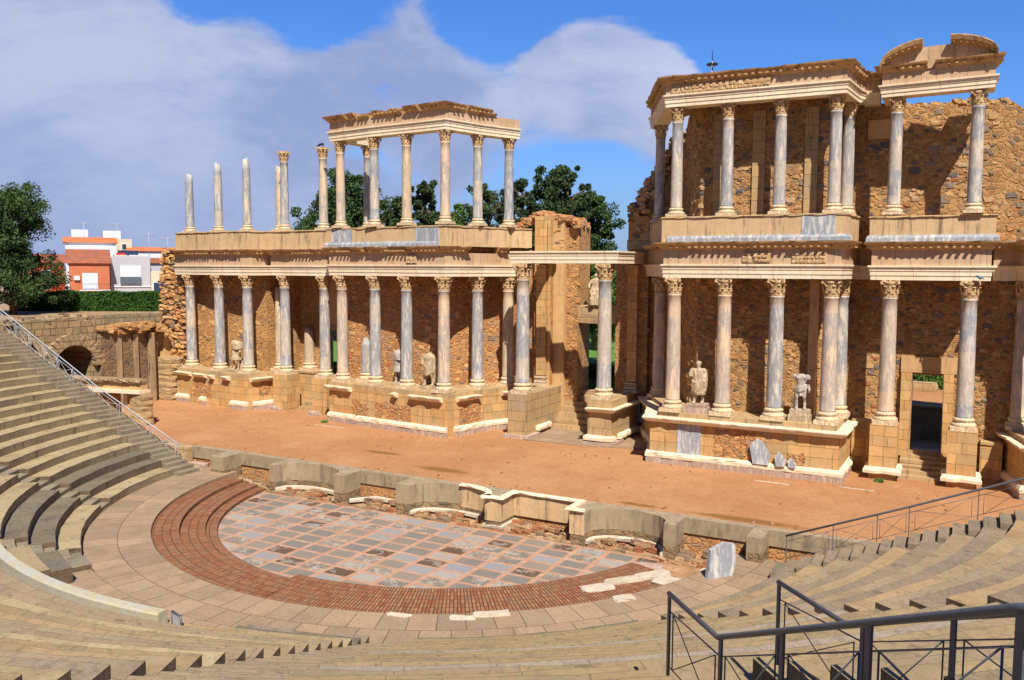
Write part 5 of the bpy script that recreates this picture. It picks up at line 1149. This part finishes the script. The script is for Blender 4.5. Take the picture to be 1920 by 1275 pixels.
# retaining wall & upper ruins
ret=rwall('retaining_wall','dark curved block retaining wall below the hedge',[(-37.9,-9),(-37.4,-4),(-36.6,2),(-35.6,8),(-34.5,12)],1.5,.5,[6.75,6.85,6.95,7.0,7.0],'ruin_stone',.06,.6)
m=MB(); m.prism([(-38.3,-12),(-36.9,2),(-34,14),(-60,30),(-60,-12)],6.5,6.82); struct(m.build('earth_bank','earth'),'bare reddish earth strip under the hedge')
o=thing('ruined_masonry','heap of ruined rubble masonry at the top of the left seats','ruin',(-31,-13,6)); m=MB()
for i in range(130):
    t_=random.random(); x=-29.6-7*random.random(); y=-11.4-3.2*random.random(); z=7.2+random.random()*.9*(1+(-x-29.6)*.15)+max(0,(-y-12.0))*.55
    rock(m,(x,y,z),(1.1,1.0,.55),i,random.uniform(-.5,.5),.18,1)
m.build('rubble','ruin_stone',o)
m=MB()
for k,(xa,xb,ya,yb_,zt) in enumerate(((-36,-29.3,-14.5,-11.2,7.3),(-38,-31.0,-14.8,-10.6,8.0),(-38,-32.2,-15,-10.3,8.6),(-38,-34.5,-15.5,-12.0,11.4))): m.box(xa,xb,ya,yb_,.5,zt,jit=.12)
m.build('masonry','ruin_stone',o)
m=MB()
for i in range(60):
    rock(m,(-34.6-2*random.random(),-15.4+3.6*random.random(),9.2+2.6*random.random()),(1.0,.9,.55),i+300,random.uniform(-.5,.5),.2,1)
m.build('upper_block','ruin_stone',o)
# ------------------------------------------------------------ vegetation
def leaves(m,c,rad,n,ls,rn,flat_=.8,shell=.35):
    vs=m.v; fs=m.f
    for i in range(n):
        u=rn.uniform(-1,1); a=rn.uniform(0,2*PI); s=math.sqrt(1-u*u); k=rad*(shell+(1-shell)*rn.random()**.5)
        x=c[0]+k*s*cos(a); y=c[1]+k*s*sin(a); z=c[2]+k*u*flat_
        d=Vector((rn.gauss(0,1),rn.gauss(0,1),rn.gauss(.3,1))).normalized(); e=d.cross(Vector((rn.gauss(0,1),rn.gauss(0,1),rn.gauss(0,1)))).normalized()
        l=ls*rn.uniform(.6,1.3); w=l*.45; b=len(vs)
        vs+=[(x-d.x*l,y-d.y*l,z-d.z*l),(x+e.x*w,y+e.y*w,z+e.z*w),(x+d.x*l,y+d.y*l,z+d.z*l),(x-e.x*w,y-e.y*w,z-e.z*w)]; fs.append((b,b+1,b+2,b+3))
def tree(label,x,y,z0,zt,w,mt,seed,nb=26,ln=300,shape='round',ls=.26,name='pine_tree',zb=.35,mx=None):
    rn=random.Random(seed); o=thing(name,label,'tree',(x,y,z0),'trees around the theatre'); H=zt-z0; m=MB(); t=MB()
    t.tube([(x,y,z0-.3),(x+.1*rn.uniform(-1,1),y,z0+H*.3),(x+.3*rn.uniform(-1,1),y,z0+H*.6),(x,y,z0+H*.92)],[.032*H,.025*H,.016*H,.004*H],9)
    for i in range(nb):
        f=zb+(1-zb)*(i+.5)/nb; a=rn.uniform(0,2*PI)
        if shape=='round': e=math.sqrt(max(.05,1-((f-(zb+.42*(1-zb)))/(.60*(1-zb)))**2))
        else: e=(1-f)**.65*1.35+.08
        rr_=w/2*e*rn.uniform(.35,1.0); cx=x+rr_*cos(a); cy=y+rr_*sin(a); cz=z0+H*f*.97
        t.tube([(x,y,cz-H*.10),((x+cx)/2,(y+cy)/2,cz-H*.03),(cx,cy,cz)],[.010*H,.007*H,.003*H],5)
        cr=w*.15*rn.uniform(.7,1.25)*(.65+.5*e)
        for q in range(4): leaves(m,(cx+rn.gauss(0,cr*.7),cy+rn.gauss(0,cr*.7),cz+rn.gauss(0,cr*.55)),cr*rn.uniform(.35,.85),ln//3,ls*.72,rn,.9,.05)
    t.build('trunk','bark',o); m.build('crown',mt,o,boxuv=False,fix=False); return o
tree('large dense tree at the left frame edge beside the ruins',-44.7,-1.0,6.7,16.2,6.6,'leaf_pine',1,64,700,ls=.15,name='cypress_tree',zb=.16)
tree('tree cut by the left frame edge',-47.5,-6.6,6.7,16.6,6.0,'leaf_pine',12,40,500,ls=.17,name='cypress_tree',zb=.1)
tree('wide dark pine behind the free standing upper columns',-34.3,25.9,3.3,19.2,8.6,'leaf_pine',2,64,560,ls=.22,zb=.3)
tree('bushy pine right of the wide one, behind the left colonnade',-30.6,28.4,3.3,17.4,4.8,'leaf_pine',3,34,420,ls=.22,zb=.3)
tree('slender pointed conifer seen between the upper left columns',-34.0,38.5,3.3,20.2,4.8,'leaf_dark',4,44,420,'cone',ls=.24,name='conifer_tree')
tree('small light green tree beyond the upper left colonnade',-31.3,40.2,3.3,17.8,4.6,'leaf_light',5,26,300,ls=.24,name='young_tree')
tree('airy brown green tree behind the rightmost upper left columns',-20.6,29.2,3.3,18.4,5.2,'leaf_olive',6,34,300,ls=.2,name='pine_tree')
tree('dark rounded tree just left of the ruined pier',-20.2,35.1,3.3,19.3,5.4,'leaf_dark',7,40,420,ls=.23)
tree('tallest dark pine behind the central ruined pier',-13.3,30.7,3.3,19.6,6.6,'leaf_dark',8,64,560,ls=.22,zb=.2)
tree('dark pine in the gap over the central doorway',-10.0,30.0,3.3,16.8,4.6,'leaf_pine',9,40,460,ls=.22,zb=.08)
tree('light leafy tree seen through the central doorway gap',-4.4,17.5,3.3,11.0,5.0,'leaf_light',10,34,560,ls=.15,name='leafy_tree',zb=.35)
tree('shady tree beyond the right doorway',15.5,27,3.3,10.5,9,'leaf_pine',13,30,340,ls=.2,name='leafy_tree',zb=.4)
def hedge(label,p0,p1,w,z0,h,mt,n,seed,ls=.13,name='hedge'):
    rn=random.Random(seed); o=thing(name,label,'hedge',(p0[0],p0[1],z0)); a=Vector(p0); b=Vector(p1); d=(b-a); L=d.length; d/=L; nn=Vector((-d.y,d.x)); m=MB()
    m.prism([tuple(a+nn*w*.1),tuple(b+nn*w*.1),tuple(b+nn*w*.9),tuple(a+nn*w*.9)],z0,z0+h*.93); core=m.build('core',mt,o); m=MB()
    for i in range(n):
        f=rn.random(); s=rn.uniform(0,L)
        if f<.6: q=a+d*s+nn*rn.uniform(-.06,.1); z=z0+h*rn.random()
        else: q=a+d*s+nn*w*rn.random(); z=z0+h*(.93+.07*rn.random()+.03*sin(s*2))
        l=ls*rn.uniform(.6,1.3); dv=Vector((rn.gauss(0,1),rn.gauss(0,1),rn.gauss(.4,1))).normalized(); e=dv.cross(Vector((rn.gauss(0,1),rn.gauss(0,1),rn.gauss(0,1)))).normalized()*l*.5; c=Vector((q.x,q.y,z)); k=len(m.v)
        m.v+=[tuple(c-dv*l),tuple(c+e),tuple(c+dv*l),tuple(c-e)]; m.f.append((k,k+1,k+2,k+3))
    m.build('foliage',mt,o,boxuv=False,fix=False); return o
hedge('long clipped green hedge above the curved retaining wall',(-49.5,2.2),(-36.5,10.0),1.2,6.8,1.6,'leaf_hedge',26000,1,.11)
hedge('low clipped hedge seen through the right doorway',(10,17.3),(26,17.3),1.0,3.3,.9,'leaf_light',7000,2,.08)
hedge('low hedge seen through the central doorway',(-6,10.9),(4,10.9),1.2,3.3,.95,'leaf_light',7000,3,.08)
o=thing('stone_bench','pale stone block bench behind the right doorway','bench',(16.6,16.2,3.3)); m=MB(); rock(m,(16.5,16.2,3.6),(2.4,.6,.55),4,0,.03,2); m.build('block','ashlar_grey',o)
o=thing('garden_wall','dark low retaining wall behind the right doorway','wall',(17,9.6,ZS)); m=MB(); m.box(8,30,9.45,9.79,ZS,3.25); m.build('face','concrete',o); m=MB(); m.box(8,30,9.38,9.80,3.252,3.4); m.build('coping','ashlar_grey',o)
for i,(x,y,l) in enumerate(((-14.6,-.9,'small green tuft at the foot of the middle left podium'),(16.0,-.1,'small green tuft below the pedestal left of the right doorway'),(11.95,-10.9,'dry tuft on the rubble near the third stage niche'))):
    o=thing('grass_tuft',l,'plant',(x,y,ZS if i<2 else 0)); m=MB(); rn=random.Random(i); leaves(m,(x,y,(ZS if i<2 else .05)+.05),.22,160,.06,rn,.4); m.build('blades','leaf_light' if i<2 else 'leaf_olive',o,boxuv=False,fix=False)
# ------------------------------------------------------------ town behind the hedge
FW=Vector((-cos(R(36.5)),sin(R(36.5))))   # along facades, receding left->right in view
def frame(cx,cy):  # local frame: u to the viewer's right, w away from viewer
    d=Vector((cx-19.2,cy+40.2)).normalized(); return Vector((d.y,-d.x)),d
def bxl(m,c,u0,u1,w0,w1,z0,z1):
    u,w=frame(*c); P=[(c[0]+u.x*a+w.x*b,c[1]+u.y*a+w.y*b) for a,b in ((u0,w0),(u1,w0),(u1,w1),(u0,w1))]; m.prism(P,z0,z1)
def gable(m,c,u0,u1,w0,w1,z0,z1,over=.3):
    u,w=frame(*c)
    def P(a,b,z): return (c[0]+u.x*a+w.x*b,c[1]+u.y*a+w.y*b,z)
    wm=(w0+w1)/2; m.add([P(u0-over,w0-over,z0),P(u1+over,w0-over,z0),P(u1+over-.0,wm,z1),P(u0-over,wm,z1),P(u0-over,w1+over,z0),P(u1+over,w1+over,z0)],[(0,1,2,3),(3,2,5,4),(0,3,4),(1,5,2),(0,4,5,1)])
def house(label,c,w,d,zb,zt,mt,roofk=None,rz=1.5,name='house',wins=(),extra=None,roofmat='roof_tiles'):
    o=thing(name,label,'house',(c[0],c[1],zb),'houses of the town behind the hedge'); m=MB(); bxl(m,c,0,w,0,d,zb,zt); m.build('wall',mt,o)
    if roofk=='gable': m=MB(); gable(m,c,0,w,0,d,zt+.002,zt+rz); m.build('roof',roofmat,o)
    elif roofk=='flat': m=MB(); bxl(m,c,-.1,w+.1,-.1,d+.1,zt+.002,zt+.15); m.build('roof',mt if mt!='house_grey' else 'house_white',o)
    for (u0,u1,z0,z1,pm) in wins:
        m=MB(); bxl(m,c,u0-.12,u1+.12,-.10,.0-.002,z0-.12,z1+.12); f=m.build('window','house_white',o); m=MB(); bxl(m,c,u0,u1,-.14,-.102,z0,z1); m.build('pane',pm,f)
    if extra: extra(o,c)
    return o
def brick_extra(o,c):
    m=MB(); bxl(m,c,1.2,4.9,-.8,-.15,7.3,7.42); s=m.build('balcony_slab','house_white',o); m=MB(); u,w=frame(*c)
    def P(a,b,z): return (c[0]+u.x*a+w.x*b,c[1]+u.y*a+w.y*b,z)
    for i in range(19): a=1.2+i*.2; m.tube([P(a,-.8,7.42),P(a,-.8,8.2)],.018,4)
    m.tube([P(1.2,-.8,8.2),P(4.85,-.8,8.2)],.025,5); m.build('balcony_railing','dark_metal',o)
    m=MB(); bxl(m,c,.6,1.3,-.3,-.01,8.7,9.25); m.build('air_conditioner','house_white',o)
    m=MB(); bxl(m,c,-.12,.06,-.06,-.003,6.7,10.9); m.build('drainpipe','house_white',o)
ZT=6.7
house('dark red house with grey tiled roof beside the left tree',(-87.4,27.2),4.2,9,ZT,10.9,'house_red','gable',1.2,wins=[(1.6,2.5,7.6,9.9,'door_dark')])
house('orange brick house with balcony and brown tiled roof',(-84.74,31.02),4.85,9,ZT,10.9,'house_brick','gable',1.9,wins=[(1.7,3.3,7.6,9.5,'shutter')],extra=brick_extra)
def grey_extra(o,c):
    m=MB(); bxl(m,c,1.2,3.8,-.3,-.22,8.2,9.1); m.build('balcony_glass','window_glass',o)
    m=MB(); bxl(m,c,-.1,5.1,-.12,-.01,7.7,7.85); m.build('ledge','house_white',o)
    m=MB(); bxl(m,c,1.0,3.6,1.5,1.9,12.1,12.7); m.build('terrace_screen','solar',o)
    m=MB(); bxl(m,c,.8,1.9,.6,1.0,12.1,12.35); m.build('terrace_cover','red_plastic',o)
house('modern grey house with wide shuttered window',(-83.48,36.23),5.0,7,ZT,11.9,'house_grey',None,wins=[(1.35,3.7,8.3,10.5,'shutter')],extra=grey_extra,name='modern_house')
house('white gable wall stepping down behind the brick house',(-91.27,35.65),5.6,6,ZT,13.2,'house_white',None,name='white_house')
house('orange roofed white house behind the brick house',(-94.9,37.6),6.6,8,ZT,13.9,'house_white','gable',.9,wins=[(4.4,5.3,12.6,13.2,'door_dark')],roofmat='roof_orange')
house('white rooftop block farther back, left one',(-108.3,47.9),2.4,3,ZT,16.4,'house_white',None,name='apartment_block')
house('white rooftop block farther back, right one with cream parapet',(-105.7,51.7),2.6,3,ZT,16.3,'house_white',None,name='apartment_block')
house('cream apartment block with dark windows behind the white houses',(-100.8,46.4),5.4,6,ZT,14.8,'house_cream',None,name='apartment_block',wins=[(1.6,2.1,13.3,13.9,'door_dark'),(4.0,4.6,13.2,14.0,'door_dark')])
house('low cream house with blue shutter left of the facade end',(-75.71,36.46),4.0,6,ZT,9.9,'house_cream',None,wins=[(.3,1.7,6.9,8.4,'solar')],name='house')
house('grey terrace house with dark tiled roof left of the facade end',(-86.2,42.8),6,8,ZT,11.0,'house_grey','gable',.8)
house('red roofed house in the distance left of the facade end',(-95.5,48.5),9,8,ZT,12.9,'house_white','gable',.7,roofmat='roof_orange')
house('small distant house with brown roof seen over the central beam',(-5.5,75),6,7,3.3,14.2,'house_cream','gable',2.2)
def antenna(x,y,z,h,l,kind=0):
    o=thing('roof_antenna',l,'antenna',(x,y,z),'aerials on the town roofs'); m=MB(); m.tube([(x,y,z),(x,y,z+h)],.04,5); m.build('mast','galvanised',o); m=MB(); u,w=frame(x,y)
    m.tube([(x-u.x*.9,y-u.y*.9,z+h*.95),(x+u.x*.9,y+u.y*.9,z+h*.95)],.03,4)
    for i in range(6): q=-.8+.3*i; m.tube([(x+u.x*q,y+u.y*q,z+h*.95-.25),(x+u.x*q,y+u.y*q,z+h*.95+.25)],.02,4)
    m.build('aerial','galvanised',o)
antenna(-100.4,50.3,12,5.4,'tall roof aerial above the white houses'); antenna(-89.8,47.65,11,4.5,'roof aerial left of the facade end, taller one'); antenna(-88.15,49.67,11,3.9,'roof aerial left of the facade end, right one'); antenna(-103.2,46.5,12,5.4,'aerial on the leftmost white rooftop block'); antenna(-4,72,12,11,'thin aerial seen over the central beam')
o=thing('satellite_dish','small tan satellite dish on the roof left of the facade end','satellite dish',(-87.5,48.5,10.5)); m=MB(); m.lathe([(.001,0),(.3,.05),(.5,.18)],14,(-87.5,48.5,13.2)); m.tube([(-87.5,48.5,10.5),(-87.5,48.5,13.2)],.05,5); m.build('dish','house_cream',o)
# lamp mast behind the right colonnade
o=thing('floodlight_mast','tall thin mast with lamp ring and lightning rod above the right cornice','mast',(3.0,18.6,3.3)); m=MB(); m.tube([(3.0,18.6,3.3),(3.0,18.6,24.6)],[.10,.06],8); m.build('pole','galvanised',o)
m=MB(); m.tube([(3.0,18.6,24.6),(3.0,18.6,25.3)],.03,5); m.build('lightning_rod','dark_metal',o); m=MB()
for i in range(8): a=i*PI/4; rock(m,(3.0+.3*cos(a),18.6+.3*sin(a),24.4),(.16,.16,.12),i,a,.05,1); m.tube([(3.0,18.6,24.4),(3.0+.3*cos(a),18.6+.3*sin(a),24.4)],.03,4)
m.build('lamp_ring','dark_metal',o)
# birds
def bird(x,y,z,rz,l,mt='black_feather',s=1.):
    o=thing('small_bird',l,'bird',(x,y,z)); m=MB(); d=(cos(rz)*s,sin(rz)*s)
    m.tube([(x-.16*d[0],y-.16*d[1],z+.06*s),(x-.08*d[0],y-.08*d[1],z+.09*s),(x,y,z+.11*s),(x+.08*d[0],y+.08*d[1],z+.15*s),(x+.13*d[0],y+.13*d[1],z+.17*s),(x+.18*d[0],y+.18*d[1],z+.16*s)],[.01*s,.03*s,.06*s,.05*s,.035*s,.005*s],8)
    for k in (-.02,.02): m.tube([(x+k,y,z),(x+k,y,z+.08*s)],.008*s,4)
    m.build('body',mt,o); return o
bird(-16.6,1.3,17.88,.3,'dark bird on the free standing capital, left one',s=1.3); bird(-16.25,1.2,17.88,2.5,'dark bird on the free standing capital, right one',s=1.3); bird(-15.4,1.0,12.88,0,'dark bird at the foot of the free standing column',s=1.2)
bird(19.5,.45,10.1,2.8,'blue grey pigeon on the capital right of the right doorway','blue_feather',1.1)
